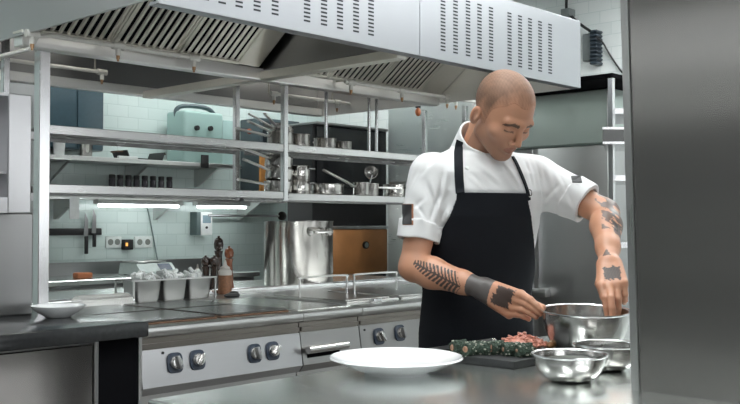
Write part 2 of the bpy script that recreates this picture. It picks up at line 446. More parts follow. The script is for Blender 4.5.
# ================================================================== cooking ranges
SY = 3.1; SYB = 3.95; SZ = .9
def sx(px, py=300): return at(px, py, Y=SY).x
XS = [2.065, sx(304, 312), sx(363, 307), 4.13, 4.72]
def range_body(t, xa, xb):
    b = MB(); b.box(xa+.004, xb-.004, SY+.05, SYB, .12, SZ-.045)
    for x in (xa+.06, xb-.06):
        for y in (SY+.12, SYB-.08): b.cyl((x, y, 0), (x, y, .12), .022, 12)
    obj('body', b, M['steel'], t)
    top = MB()
    pr = [(SY+.02, SZ-.045), (SY+.003, SZ-.035), (SY, SZ-.018), (SY+.004, SZ-.005), (SY+.018, SZ), (SYB, SZ), (SYB, SZ-.045)]
    top.prism(pr, xa+.0015, xb-.0015, 0)
    obj('worktop', top, M['steel'], t, ang=50)
    st = MB(); st.box(xa+.003, xb-.003, SY+.035, SY+.05, .79, SZ-.045); st.box(xa+.006, xb-.006, SY+.022, SY+.05, .815, .832)
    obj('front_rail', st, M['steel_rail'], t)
PZ0, PZ1 = .665, .808
def panel(t, xa, xb, name='control_panel', m='steel_mid'):
    p = MB(); p.prism([(SY+.005, PZ0), (SY+.028, PZ1), (SY+.05, PZ1), (SY+.05, PZ0-.03), (SY+.03, PZ0-.032)], xa+.003, xb-.003, 0)
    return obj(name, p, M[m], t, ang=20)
def pan_y(z): return SY+.005+(z-PZ0)/(PZ1-PZ0)*.023
def knob(t, px, py, rot):
    c = at(px, py, Y=SY+.015); x, z = c.x, c.z; y = pan_y(z)
    tl = math.atan2(.023, PZ1-PZ0)
    R = Matrix.Translation((x, y, z)) @ Matrix.Rotation(PI/2-tl, 4, 'X')      # local z looks out of the panel
    b = MB()
    pts = []
    for k in range(28):
        a = 2*PI*k/28; r = .036/((abs(math.cos(a))**3.5+abs(math.sin(a))**3.5)**(1/3.5))
        pts.append((r*math.cos(a), r*1.12*math.sin(a)))
    b.prism(pts, -.004, .007, 2); b.v = [tuple(R @ Vector(v)) for v in b.v]
    kb = obj('knob', b, M['navy'], t, ang=30)
    g = MB(); g.lathe([(0, .007), (.027, .007), (.027, .014), (.022, .026), (.0, .027)], n=24)
    g.v = [tuple(R @ Vector(v)) for v in g.v]
    obj('dial', g, M['steel_polish'], kb)
    h = MB(); h.box(-.0075, .0075, -.026, .026, .02, .040, .003); Q = R @ Matrix.Rotation(rot, 4, 'Z'); h.v = [tuple(Q @ Vector(v)) for v in h.v]
    obj('grip', h, M['steel_dark'] if abs(rot) < .3 else M['steel_polish'], kb)
r1 = thing('electric_range', 'stainless electric range with four hot plates and four knobs, left of the drawer unit', 'range', (XS[0], SY, 0))
range_body(r1, XS[0], XS[1]); panel(r1, XS[0], XS[1])
for px, py, ro in ((175, 363, .2), (197.5, 360, -.7), (254.5, 353.5, .15), (272.5, 351, -.9)): knob(r1, px, py, ro)
c = at(163.5, 353, Y=SY+.02); obj('indicator_lamp', MB().cyl((c.x, pan_y(c.z)+.002, c.z), (c.x, pan_y(c.z)-.004, c.z), .0055, 12), M['black'], r1)
gx = (XS[1]-XS[0]-.07)/2
for i in range(2):
    for j in range(2):
        xa = XS[0]+.025+i*(gx+.02); ya = SY+.07+j*.39
        hp = obj('hot_plate', MB().box(xa+.008, xa+gx-.008, ya+.006, ya+.364, SZ+.008, SZ+.016, .003, 1), M['hotplate'], r1)
        obj('plate_rim', MB().box(xa, xa+gx, ya, ya+.37, SZ, SZ+.008, .003, 1), M['rust'], hp)
r2 = thing('griddle_unit', 'narrow steel griddle unit with one chrome handled drawer between the two ranges', 'griddle', (XS[1], SY, 0))
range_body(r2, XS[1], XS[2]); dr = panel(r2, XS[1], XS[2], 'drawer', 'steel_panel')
c = at(325, 347, Y=SY); hw = .125
hd = MB(); hd.cyl((c.x-hw, SY-.02, c.z), (c.x+hw, SY-.02, c.z), .018, 16)
for s in (-1, 1): hd.box(c.x+s*hw*.78-.008, c.x+s*hw*.78+.008, SY-.02, SY+.03, c.z-.008, c.z+.008)
obj('handle', hd, M['steel_polish'], dr)
obj('handle_shade', MB().box(c.x-hw*.8, c.x+hw*.8, SY+.004, SY+.03, c.z-.04, c.z-.005), M['flat_black'], dr)  # dark block painting the shade under the handle
obj('griddle_plate', MB().box(XS[1]+.02, XS[2]-.02, SY+.06, SYB-.06, SZ, SZ+.006, .003, 1), M['steel_table'], r2)
r3 = thing('fryer_range', 'steel fryer unit with two knobs and lidded wells, right of the drawer unit', 'fryer', (XS[2], SY, 0))
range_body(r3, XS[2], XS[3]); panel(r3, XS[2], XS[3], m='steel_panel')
for px, py, ro in ((379, 336.5, .5), (400, 333, .15)): knob(r3, px, py, ro)
c = at(365, 330, Y=SY+.02); obj('indicator_lamp', MB().cyl((c.x, pan_y(c.z)+.002, c.z), (c.x, pan_y(c.z)-.004, c.z), .0055, 12), M['black'], r3)
wx = (XS[3]-XS[2]-.07)/2
for i in range(2):
    xa = XS[2]+.025+i*(wx+.02)
    lid = obj('well_lid', MB().box(xa, xa+wx, SY+.13, SYB-.10, SZ, SZ+.014, .004, 1).box(xa+.03, xa+wx-.03, SY+.17, SYB-.14, SZ+.014, SZ+.02, .003, 1), M['steel'], r3)
    y = SYB-.36
    q = [(xa+.02, y, SZ+.01), (xa+.02, y, SZ+.10), (xa+.04, y, SZ+.118), (xa+wx-.04, y, SZ+.118), (xa+wx-.02, y, SZ+.10), (xa+wx-.02, y, SZ+.01)]
    obj('lid_handle', MB().tube(smooth_path(q, 4), .0055, 10), M['steel'], lid)
    obj('hinge_block', MB().box(xa+wx*.5-.03, xa+wx*.5+.03, SY+.10, SY+.135, SZ, SZ+.022, .004), M['steel_bright'], r3)
q = [(XS[2]+.62, SY+.5, SZ+.02), (XS[2]+.62, SY+.5, SZ+.07), (XS[2]+.66, SY+.5, SZ+.095), (XS[2]+.72, SY+.5, SZ+.075), (XS[2]+.74, SY+.5, SZ+.02)]
r4 = thing('side_range', 'plain steel range section at the far end of the cooking line behind the chef', 'range', (XS[3], SY, 0))
range_body(r4, XS[3], XS[4]); panel(r4, XS[3], XS[4], m='steel')
# centre bridge and rear bank
bridge = tag(obj('service_ridge', MB().box(XS[0], 5.32, SYB+.004, 4.30, 0, .9, .003, 1), M['steel'], base=(XS[0], SYB, 0)),
             'steel centre ridge with a rounded rim between the front and rear ranges', 'counter')
obj('rim_bar', MB().cyl((XS[0]+.02, 4.28, .908), (5.30, 4.28, .908), .019, 16), M['steel_bright'], bridge)
rb = thing('rear_range', 'steel rear range bank behind the ridge carrying the tall stock pot', 'range', (XS[0], 4.305, 0))
obj('body', MB().box(XS[0], 5.32, 4.305, 5.1, .1, .87), M['steel'], rb)
obj('worktop', MB().box(XS[0], 5.32, 4.305, 5.12, .87, .9, .004, 1), M['steel_table'], rb)
obj('plinth', MB().box(XS[0]+.05, 5.27, 4.36, 5.05, 0, .1), M['black'], rb)
# ================================================================== left counter
lc = thing('counter_cabinet', 'low steel cabinet with a thick charcoal worktop in the left foreground', 'cabinet', (.3, 3.04, 0))
wt = MB(); wt.box(.3, 2.052, 3.04, 3.945, .872, .93, .008, 2)
obj('worktop', wt, M['stone'], lc)
obj('body', MB().box(.32, 1.85, 3.10, 3.9, .1, .872), M['steel_dark'], lc)
obj('door', MB().box(.34, 1.05, 3.07, 3.10, .12, .85, .004, 1), M['steel_cab'], lc)
obj('door', MB().box(1.055, 1.835, 3.07, 3.10, .12, .862, .004, 1), M['steel_cab'], lc)
obj('side_trim', MB().box(1.838, 1.855, 3.065, 3.10, .1, .872, .003, 1).box(2.036, 2.05, 3.085, 3.12, .1, .872), M['steel'], lc)
obj('recess_shade', MB().box(1.855, 2.035, 3.09, 3.9, .1, .872), M['flat_black'], lc)  # solid block, shade of the opening put into its colour
obj('plinth', MB().box(.35, 2.0, 3.14, 3.86, 0, .1), M['black'], lc)
# salamander at the far left
sg = thing('salamander_grill', 'steel salamander grill on a dull steel plinth at the left edge beside the rack post', 'grill', (1.5, 3.7, .93))
xr = at(31.5, 150, Y=3.5).x; xl = at(8, 150, Y=3.5).x
zb, zt = at(20, 213, Y=3.5).z, at(20, 94, Y=3.5).z
xq = at(33, 260, Y=3.63).x
obj('plinth', MB().box(1.15, xq, 3.63, 3.94, .93, zb, .004, 1), M['steel_dark'], sg)
hs = MB(); hs.box(xl, xr, 3.5, 3.93, zb, zt, .004, 1); hs.box(1.15, xl, 3.5, 3.93, zb, zb+.06); hs.box(1.15, xl, 3.5, 3.93, zt-.012, zt); hs.box(1.15, xl, 3.9, 3.93, zb+.06, zt-.012); hs.box(1.15, 1.2, 3.5, 3.9, zb+.06, zt-.012)
obj('housing', hs, M['steel_mid'], sg)
obj('grill_rack', MB().box(1.2, xl, 3.52, 3.9, zb+.15, zb+.158), M['steel_dark'], sg)
obj('hinge', MB().box(xr, xr+.02, 3.52, 3.55, zt-.17, zt-.14).box(xr, xr+.02, 3.52, 3.55, zb+.05, zb+.08), M['steel_dark'], sg)
# ================================================================== pans on the rack
def saucepan(r, h, hl, tilt, name='saucepan'):
    """local: base at origin, handle along +x"""
    t = thing(name, '', 'saucepan')
    b = MB(); b.lathe([(0, .001), (r*.93, 0), (r*.98, .006), (r, .012), (r, h-.004), (r*1.035, h), (r*1.03, h+.002), (r*.97, h-.002), (r*.965, .012), (r*.9, .006), (0, .005)], n=36)
    obj('pan_body', b, M['steel_pan'], t, local=True)
    q = [(r*.98, 0, h*.72), (r+.03, 0, h*.74), (r+.06, 0, h*.74+.05*tilt), (r+hl, 0, h*.74+hl*tilt)]
    hd = MB(); hd.tube(smooth_path(q, 5), [.006]*5+[.008]*11, 10)
    for v in range(len(hd.v)):
        x, y, z = hd.v[v]; hd.v[v] = (x, y*1.5, z)
    obj('handle', hd, M['steel_pale'], t, local=True)
    return t
ZU, ZL = 1.7465, 1.4765
def sxp(px, Y=4.2): return at(px, 150, Y=Y).x
G = 'saucepans on the upper rack shelf'
sp = saucepan(.078, .085, .225, .12)
sp.location = (sxp(277), 4.17, ZU); sp.rotation_euler.z = math.radians(172)
tag(sp, 'bottom saucepan of the nested stack on the upper shelf, handle nearly level to the left', None, G)
dup(sp, (sxp(277.5), 4.175, ZU+.022), math.radians(196), 'middle saucepan of the nested stack on the upper shelf, handle rising to the left', G, .92).rotation_euler = (0, math.radians(-5), math.radians(186))
dup(sp, (sxp(278), 4.18, ZU+.042), 0, 'top saucepan of the nested stack on the upper shelf, handle pointing steeply up left', G, .85).rotation_euler = (0, math.radians(-14), math.radians(178))
dup(sp, (sxp(278.5), 4.185, ZU+.058), 0, 'saucepan tipped into the top of the nested stack, its handle behind the others', G, .8).rotation_euler = (0, math.radians(-11), math.radians(205))
p2 = saucepan(.068, .088, .17, .42)
p2.location = (sxp(301, 4.2), 4.22, ZU); p2.rotation_euler.z = math.radians(170)
tag(p2, 'saucepan just right of the rack post on the upper shelf, handle slanting up left', None, G)
p3 = saucepan(.07, .075, .2, .1)
p3.location = (sxp(325, 4.2), 4.2, ZU); p3.rotation_euler.z = math.radians(60)
tag(p3, 'saucepan second to the right of the rack post on the upper shelf', None, G)
dup(p3, (sxp(342, 4.2), 4.2, ZU), math.radians(80), 'small saucepan at the right end of the row on the upper shelf', G, .86)
# lower shelf
G2 = 'pans on the lower rack shelf'
sk = saucepan(.082, .07, .20, .10)
sk.location = (sxp(278), 4.2, ZL); sk.rotation_euler.z = math.radians(175)
tag(sk, 'bottom pan of the stack left of the rack post on the lower shelf', None, G2)
o = dup(sk, (sxp(278.5), 4.2, ZL+.072), 0, 'second pan of the stack left of the rack post on the lower shelf, handle rising', G2); o.rotation_euler = (0, math.radians(-9), math.radians(180))
o = dup(sk, (sxp(278), 4.2, ZL+.146), 0, 'third pan of the stack left of the rack post on the lower shelf', G2); o.rotation_euler = (0, math.radians(-8), math.radians(176))
def pot(r, h, lab, x, y, z, group, loops=True):
    t = thing('cooking_pot', lab, 'pot', (x, y, z), group=group)
    b = MB(); b.lathe([(0, .001), (r*.95, 0), (r, .008), (r, h*.3), (r*1.008, h*.32), (r, h*.34), (r, h-.004), (r*1.04, h), (r*1.03, h+.003), (r*.96, h-.002), (r*.955, .012), (0, .006)], n=36)
    obj('pot_body', b, M['steel_pan'], t, local=True)
    if loops:
        for a in (math.radians(-50), math.radians(130)):
            q = [Vector((r, -.03, h*.8)), Vector((r+.025, -.025, h*.82)), Vector((r+.025, .025, h*.82)), Vector((r, .03, h*.8))]
            R = Matrix.Rotation(a, 3, 'Z')
            obj('loop_handle', MB().tube(smooth_path([R @ v for v in q], 4), .005, 8), M['steel_bright'], t, local=True)
    return t
pot(.066, .085, 'lower of two stacked pots right of the rack post on the lower shelf', sxp(299), 4.2, ZL-.008, G2)
pot(.066, .085, 'upper of two stacked pots right of the rack post on the lower shelf', sxp(299), 4.2, ZL-.008+.088, G2)
f = saucepan(.118, .072, .2, .05, 'saute_pan'); f.location = (sxp(327), 4.22, ZL-.008); f.rotation_euler.z = math.radians(95)
tag(f, 'wide saute pan in the middle of the lower rack shelf', 'pan', G2); f['category'] = 'pan'
o = saucepan(.052, .085, .27, .33); o.location = (sxp(350), 4.10, ZL-.008); o.rotation_euler.z = math.radians(178)
tag(o, 'narrow saucepan on the lower shelf, its long handle slanting up left', None, G2)
o = saucepan(.076, .085, .19, .0); o.location = (sxp(367), 4.2, ZL-.008); o.rotation_euler.z = math.radians(-15)
tag(o, 'saucepan with the ladle in it, on the lower shelf', None, G2)
t = pot(.075, .085, 'dark pot at the right end of the lower rack shelf by the chef', sxp(394), 4.2, ZL-.008, G2)
t.children[0].data.materials[0] = M['steel_dark']
# ladle standing in the saucepan
lx = sxp(369)
t = thing('ladle', 'shiny ladle standing head up in the saucepan on the lower shelf', 'ladle', (lx, 4.2, ZL))
hc = at(371, 172, Y=4.2)
b = MB(); R = Matrix.Rotation(math.radians(-60), 3, 'Y') @ Matrix.Rotation(math.radians(40), 3, 'X')
b.lathe([(.0, -.045), (.02, -.042), (.038, -.026), (.045, 0), (.043, 0), (.035, -.024), (.018, -.039), (0, -.042)], hc, 24, R)
obj('ladle_bowl', b, M['steel_polish'], t)
obj('ladle_handle', MB().tube([(lx-.02, 4.2, ZL+.01), (hc.x+.01, 4.2, hc.z-.02)], .005, 8), M['steel_bright'], t)
# rods hanging from the rear hood onto the rack
for px, lab in ((326, 'thin steel rod dropping from the hood to the upper shelf behind the saucepans'),
                (369, 'left of two thin steel rods from hood to upper shelf at its right half'),
                (376.5, 'right of two thin steel rods from hood to upper shelf at its right half')):
    x = sxp(px, 4.36)
    t = thing('hanging_rod', lab, 'rod', (x, 4.36, ZU), group='rods from the hood to the shelf')
    obj('rod', MB().cyl((x, 4.36, ZU), (x, 4.36, 2.385), .011, 12), M['steel_bright'], t)
    obj('collar', MB().cyl((x, 4.36, 2.30), (x, 4.36, 2.325), .02, 12), M['steel_warm'], t)

# ================================================================== on the ranges
def shell_pot():
    c = at(298.5, 285, Z=.9); r = .5*69*((c.x*Fv[0]+c.y*Fv[1]))/FOC
    h = at(298.5, 221, D=c.x*Fv[0]+c.y*Fv[1]).z-.9
    t = thing('stock_pot', 'tall stainless stock pot standing on the rear range', 'stock pot', (c.x, c.y, .9))
    b = MB(); b.lathe([(0, .002), (r*.97, 0), (r, .01), (r, h-.012), (r*1.012, h-.006), (r*1.012, h), (r*.985, h), (r*.985, .012), (0, .01)], n=64)
    obj('pot_body', b, M['steel_pan'], t, local=True)
    for a in (-96, 84):
        R = Matrix.Rotation(math.radians(a), 3, 'Z')
        q = [Vector((r-.002, -.075, h*.83)), Vector((r+.035, -.07, h*.835)), Vector((r+.045, -.04, h*.835)), Vector((r+.045, .04, h*.835)), Vector((r+.035, .07, h*.835)), Vector((r-.002, .075, h*.83))]
        hd = obj('loop_handle', MB().tube(smooth_path([R @ v for v in q], 4), .0085, 10), M['steel_polish'], t, local=True)
        pl = MB()
        for s in (-.075, .075):
            v = R @ Vector((r, s, h*.83)); pl.ball(v, (.02, .02, .026), 12)
        obj('handle_plate', pl, M['steel_polish'], hd, local=True)
    return t
shell_pot()
# strainer trough
xa, xb = at(60, 305, Z=.9).x, at(143, 305, Z=.9).x; yc = 4.1
t = thing('perforated_trough', 'perforated half round steel trough lying on the ridge by the left rack post', 'strainer', (xa, yc, .9))
b = MB(); n = 30; rr = .05
for i in range(n):
    x = xa+(xb-xa)*i/n; w = (xb-xa)/n*.45
    pts = [(yc+rr*1.25*math.cos(PI*k/10), .902+rr*math.sin(PI*k/10)) for k in range(11)]
    pin = [(yc+(rr*1.25-.003)*math.cos(PI*k/10), .902+(rr-.003)*math.sin(PI*k/10)) for k in range(10, -1, -1)]
    for (y1, z1), (y2, z2), (y3, z3), (y4, z4) in zip(pts[:-1], pts[1:], pin[::-1][1:], pin[::-1][:-1]):
        b.add([(x, y1, z1), (x+w, y1, z1), (x+w, y2, z2), (x, y2, z2), (x, y4, z4), (x+w, y4, z4), (x+w, y3, z3), (x, y3, z3)],
              [(0, 1, 2, 3), (7, 6, 5, 4), (0, 3, 7, 4), (1, 5, 6, 2)])
for k in range(0, 11, 2):
    y, z = yc+rr*1.25*math.cos(PI*k/10), .902+rr*math.sin(PI*k/10)
    b.cyl((xa, y, z), (xb, y, z), .0025, 6)
obj('slotted_shell', b, M['steel_pale'], t)
e = MB(); e.prism([(yc+rr*1.25*math.cos(PI*k/16), .901+rr*math.sin(PI*k/16)) for k in range(17)], xb, xb+.004, 0)
e.tube([(xb, yc+rr*1.25*math.cos(PI*k/16), .903+rr*math.sin(PI*k/16)) for k in range(17)], .004, 8)
obj('end_cap', e, M['steel_bright'], t)
# gastronorm pans in a frame
c = at(165, 300, Z=.9); gy = c.y
xa, xb = at(128, 300, Y=gy).x, at(205, 298, Y=gy).x
gw = (xb-xa)/3; gz = .9+.112
names = ['left', 'middle', 'right']
for i in range(3):
    xm = xa+gw*(i+.5)
    t = thing('gastronorm_pan', {'left': 'left of the three small steel inset pans, below the scale', 'middle': 'middle of the three small steel inset pans of white pieces', 'right': 'right of the three small steel inset pans, next to the bottles'}[names[i]],
              'food pan', (xm, gy, .9), group='steel inset pans on the ridge')
    b = MB(); a, d = gw*.5-.004, .075
    ring = lambda s, z, k=.018: [(xm+sx_*(a*s-k)+cx*k, gy+sy_*(d*s-k)+cy*k, z) for sx_, sy_, arc in ((1, 1, 0), (-1, 1, 1), (-1, -1, 2), (1, -1, 3)) for cx, cy in [(math.cos(PI/2*(arc+j/4)), math.sin(PI/2*(arc+j/4))) for j in range(5)]]
    lv = [ring(.80, .901), ring(.86, .91), ring(.97, gz-.004), ring(1.02, gz), ring(1.02, gz+.003), ring(.96, gz+.003), ring(.93, gz-.006), ring(.82, .912)]
    m = len(lv[0]); vs = [p for L in lv for p in L]; fs = [tuple(range(m))[::-1], tuple(range((len(lv)-1)*m, len(lv)*m))]
    for q in range(len(lv)-1):
        for k in range(m):
            fs.append((q*m+k, q*m+(k+1) % m, (q+1)*m+(k+1) % m, (q+1)*m+k))
    b.add(vs, fs); obj('pan_shell', b, M['steel_inset'], t)
    cn = MB(); rnd = random.Random(31+i)
    for k in range(22 if i < 2 else 12):
        p0 = Vector((xm+rnd.uniform(-.6, .6)*a, gy+rnd.uniform(-.6, .6)*d, gz+.002+rnd.uniform(0, .03)))
        dv = Vector((rnd.uniform(-1, 1), rnd.uniform(-1, 1), rnd.uniform(-.2, .9))).normalized()*rnd.uniform(.015, .03)
        cn.tube([p0-dv, p0, p0+dv], [.008, .012, .009], 8)
    cn.box(xm-a*.78, xm+a*.78, gy-d*.78, gy+d*.78, .95, gz-.015)
    tag(obj('peeled_pieces', cn, M['white'], None, base=(xm, gy, gz-.03)), ['heap of white peeled pieces in the left inset pan', 'heap of white peeled pieces in the middle inset pan', 'few white peeled pieces in the right inset pan'][i], 'vegetables', 'white pieces in the inset pans', 'stuff')
fr = MB(); fr.box(xa-.03, xb+.012, gy-.085, gy-.077, gz-.004, gz+.004); fr.box(xa-.03, xb+.012, gy+.077, gy+.085, gz-.008, gz+.004)
for x in (xa-.02, xb+.006):
    for y in (gy-.081, gy+.081): fr.box(x-.004, x+.004, y-.004, y+.004, .9, gz)
tag(obj('pan_frame', fr, M['steel'], base=(xa, gy, .9)), 'thin steel frame holding the three small inset pans', 'frame')
# bottles and mills by the pot
brown = plain('brown sauce', (.16, .06, .025), .35); peppery = plain('peppery sauce', (.22, .10, .05), .5, 0, .5, 160)
mill_w = plain('dark turned wood', (.035, .018, .012), .25, 0, .2, 40, Coat_Weight=.5); mill_r = plain('red brown turned wood', (.20, .055, .015), .3, 0, .2, 40, Coat_Weight=.5)
clear = plain('frosted bottle plastic', (.62, .60, .56), .3, Transmission_Weight=.3)
def squeeze(px, py, h, r, lab, m):
    c = at(px, py, Z=.9); t = thing('squeeze_bottle', lab, 'bottle', (c.x, c.y, .9), group='squeeze bottles by the pot')
    obj('bottle_body', MB().lathe([(0, .001), (r*.92, 0), (r, .01), (r, h*.56), (0, h*.565)], n=28), m, t, local=True)
    obj('bottle_shoulder', MB().lathe([(r, h*.56), (r, h*.68), (r*.7, h*.74), (0, h*.74)], n=28), clear, t, local=True)
    obj('nozzle', MB().lathe([(r*.72, h*.74), (r*.72, h*.79), (r*.3, h*.85), (r*.14, h), (0, h)], n=20), clear, t, local=True)
def mill(px, py, h, r, lab, m):
    c = at(px, py, Z=.9); t = thing('pepper_mill', lab, 'pepper mill', (c.x, c.y, .9), group='pepper mills by the pot')
    obj('mill_body', MB().lathe([(0, .0), (r, 0), (r, h*.06), (r*.9, h*.1), (r*.72, h*.4), (r*.66, h*.62), (r*.8, h*.68), (r*.84, h*.71), (0, h*.715)], n=28), m, t, local=True)
    obj('mill_head', MB().lathe([(r*.55, h*.715), (r*.86, h*.76), (r*.95, h*.84), (r*.8, h*.92), (r*.45, h*.96), (r*.22, h*.965), (r*.26, h*.985), (r*.15, h), (0, h)], n=28), m, t, local=True)
squeeze(197.5, 293, .165, .024, 'left squeeze bottle with a white shoulder, half hidden behind the dark mills', peppery)
mill(205.5, 293, .215, .029, 'left of the two short dark pepper mills', mill_w)
mill(214, 293, .215, .029, 'right of the two short dark pepper mills', mill_w)
mill(218.5, 287, .32, .032, 'tallest dark pepper mill, standing behind the other mills', mill_w)
mill(229, 289, .26, .030, 'red brown wooden pepper mill behind the larger squeeze bottle', mill_r)
squeeze(225, 294, .19, .038, 'larger squeeze bottle of brown peppery sauce in front of the mills', peppery)
c = at(232, 297, Z=.9)
t = thing('spoon_rest', 'small black cloth folded on the ridge in front of the squeeze bottle', 'cloth', (c.x, c.y, .9)); t.name = 'folded_cloth'
b = MB(); b.ball((c.x, c.y, .908), (.05, .035, .014), 20); b.ball((c.x+.02, c.y+.01, .916), (.03, .025, .016), 16)
obj('cloth_fold', b, M['black'], t)
# white dish on the counter
c = at(58, 317, Z=.93); r = 26.5*(c.x*Fv[0]+c.y*Fv[1])/FOC
dish = MB().lathe([(0, .002), (r*.45, 0), (r*.5, .003), (r*.8, .024), (r, .043), (r*1.01, .046), (r*.97, .046), (r*.78, .03), (r*.45, .008), (0, .006)], (c.x, c.y, .93), 56)
tag(obj('shallow_dish', dish, M['china'], base=(c.x, c.y, .93)), 'small white shallow dish on the charcoal counter at the left', 'dish')

# ================================================================== back wall
BZ = .88
bcx = at(36, 100, Y=6.2).x+.02
bc = thing('back_counter', 'steel counter along the tiled back wall with a dark upstand', 'counter', (2.4, 6.3, 0))
obj('worktop', MB().box(bcx, 5.38, 6.3, 6.98, BZ-.04, BZ, .004, 1), M['steel_table'], bc)
obj('body', MB().box(bcx+.02, 5.36, 6.36, 6.95, .1, BZ-.04), M['steel_dark'], bc)
for i in range(5): obj('drawer', MB().box(bcx+.03+i*.37, bcx+.39+i*.37, 6.335, 6.36, .55, BZ-.06, .004, 1), M['steel'], bc)
obj('plinth', MB().box(bcx+.05, 5.3, 6.42, 6.95, 0, .1), M['black'], bc)
obj('upstand', MB().box(bcx, 5.38, 6.955, 6.995, BZ, at(90, 262, Y=6.97).z), M['steel_dark'], bc)
def wy(px, py, Y=6.98): return at(px, py, Y=Y)
# scale
c = at(147, 275, Z=BZ); c = Vector((c.x, 6.6, BZ)); c.x = at(147, 270, Y=6.6).x
t = thing('kitchen_scale', 'white electronic kitchen scale with a steel plate on the back counter', 'scale', c)
b = MB(); w = .17
b.prism([(c.y-.17, BZ+.006), (c.y-.17, BZ+.03), (c.y-.10, BZ+.095), (c.y+.13, BZ+.095), (c.y+.15, BZ+.02), (c.y+.15, BZ+.006)], c.x-w, c.x+w, 0)
obj('housing', b, M['scale_w'], t, ang=20)
obj('weighing_plate', MB().box(c.x-w*.85, c.x+w*.75, c.y-.09, c.y+.14, BZ+.10, BZ+.112, .005), M['steel'], t)
obj('plate_support', MB().cyl((c.x, c.y+.03, BZ+.09), (c.x, c.y+.03, BZ+.102), .04, 16), M['black'], t)
b = MB(); nrm = Vector((0, -.68, .73))
q0 = Vector((c.x+.02, c.y-.162, BZ+.037)); q1 = Vector((c.x+.14, c.y-.108, BZ+.0875))
b.add([(q0.x, q0.y, q0.z+.004), (q1.x, q0.y, q0.z+.004), (q1.x, q1.y, q1.z+.004), (q0.x, q1.y, q1.z+.004)], [(0, 1, 2, 3)])
obj('display', b, plain('scale display', (.03, .05, .09), .2), t)
ft = MB()
for sx_ in (-.13, .13):
    for sy_ in (-.13, .11): ft.cyl((c.x+sx_, c.y+sy_, BZ), (c.x+sx_, c.y+sy_, BZ+.008), .016, 10)
obj('feet', ft, M['black'], t)
c = Vector((at(82, 279, Y=6.5).x, 6.5, BZ))
tag(obj('orange_block', MB().box(c.x-.065, c.x+.065, 6.45, 6.53, BZ, BZ+.045, .012), plain('orange plastic', (.5, .17, .07), .5), base=c), 'small orange lid lying on the back counter under the knives', 'lid')
# knife rack
a, b_ = wy(46, 232), wy(101, 232)
t = thing('knife_rack', 'black magnetic knife strip on the tiled back wall', 'knife rack', (a.x, 6.98, a.z))
obj('strip', MB().box(a.x-.2, b_.x, 6.965, 7.0005, a.z-.028, a.z+.028, .006), M['black'], t)
def knife(px, yt, yb, yj, lab):
    top = wy(px, yt, 6.955); bot = wy(px, yb, 6.955); j = wy(px, yj, 6.955); x = top.x
    t = thing('kitchen_knife', lab, 'knife', (x, 6.955, bot.z), group='knives on the magnetic strip')
    up = yj > (yt+yb)/2
    bl = MB(); s = .02
    zt, zj, zb = top.z, j.z, bot.z
    bl.prism([(x-s, zj), (x+s, zj), (x+s, zj+(zt-zj)*.7), (x-s*.4, zt)], 6.961, 6.965, 1)
    obj('blade', bl, M['steel_dark'], t)
    obj('handle', MB().box(x-.015, x+.015, 6.945, 6.965, zb, zj, .006), M['black'], t)
knife(86.5, 213, 254, 236, 'left knife on the magnetic strip, hanging lower')
knife(94.5, 209, 247, 233, 'right knife on the magnetic strip, hanging higher')
# sockets
sock_w = plain('white socket plastic', (.72, .76, .74), .35)
for (xa, xb, lab) in ((106.5, 122, 'white double socket left of the black plug box'), (135, 153, 'white double socket right of the black plug box')):
    a, b_ = wy(xa, 236.5), wy(xb, 247.5)
    t = thing('wall_socket', lab, 'socket', (a.x, 6.99, b_.z), group='double sockets on the tiled wall')
    obj('plate', MB().box(a.x, b_.x, 6.985, 7.0005, b_.z, a.z, .004), sock_w, t)
    for k in (.28, .72):
        x = a.x+(b_.x-a.x)*k; z = (a.z+b_.z)/2
        obj('outlet', MB().cyl((x, 6.983, z), (x, 6.988, z), .026, 18), plain('outlet grey', (.2, .22, .2), .5), t)
a, b_ = wy(122.5, 239.5), wy(131.5, 249.5)
t = thing('plug_box', 'black plug box with a small orange light on the tiled wall', 'plug', (a.x, 6.98, b_.z))
obj('box', MB().box(a.x, b_.x, 6.95, 7.0005, b_.z, a.z, .006), M['black'], t)
obj('light', MB().box(a.x+.012, a.x+.032, 6.947, 6.951, (a.z+b_.z)/2-.012, (a.z+b_.z)/2+.016), emit('orange indicator', (1, .45, .1), .8), t)
# thermostat
a, b_ = wy(191.5, 212), wy(207, 235)
t = thing('wall_thermostat', 'white wall thermometer display on the tiled wall left of the stock pot', 'thermostat', (a.x, 6.98, b_.z))
obj('back_box', MB().box(a.x, a.x+.045, 6.90, 7.0005, b_.z, a.z, .004), plain('slate box', (.10, .14, .14), .5), t)
obj('front', MB().box(a.x+.045, b_.x, 6.90, 7.0005, b_.z, a.z, .006), M['white'], t)
obj('screen', MB().box(a.x+.065, b_.x-.02, 6.897, 6.901, a.z-.10, a.z-.03), plain('grey lcd', (.22, .30, .34), .2), t)
obj('button', MB().cyl(((a.x+b_.x)/2+.02, 6.9, a.z-.14), ((a.x+b_.x)/2+.02, 6.893, a.z-.14), .012, 12), M['black'], t)
# cable
q = [wy(145, 199, 6.985), wy(149, 215, 6.985), wy(153, 235, 6.985), wy(156, 252, 6.985), wy(158, 262, 6.98)]
tag(obj('power_cable', MB().tube(smooth_path(q, 5), .006, 8), plain('grey cable', (.2, .26, .25), .5), base=q[-1]), 'thin grey cable hanging down the tiled wall to the scale', 'cable')
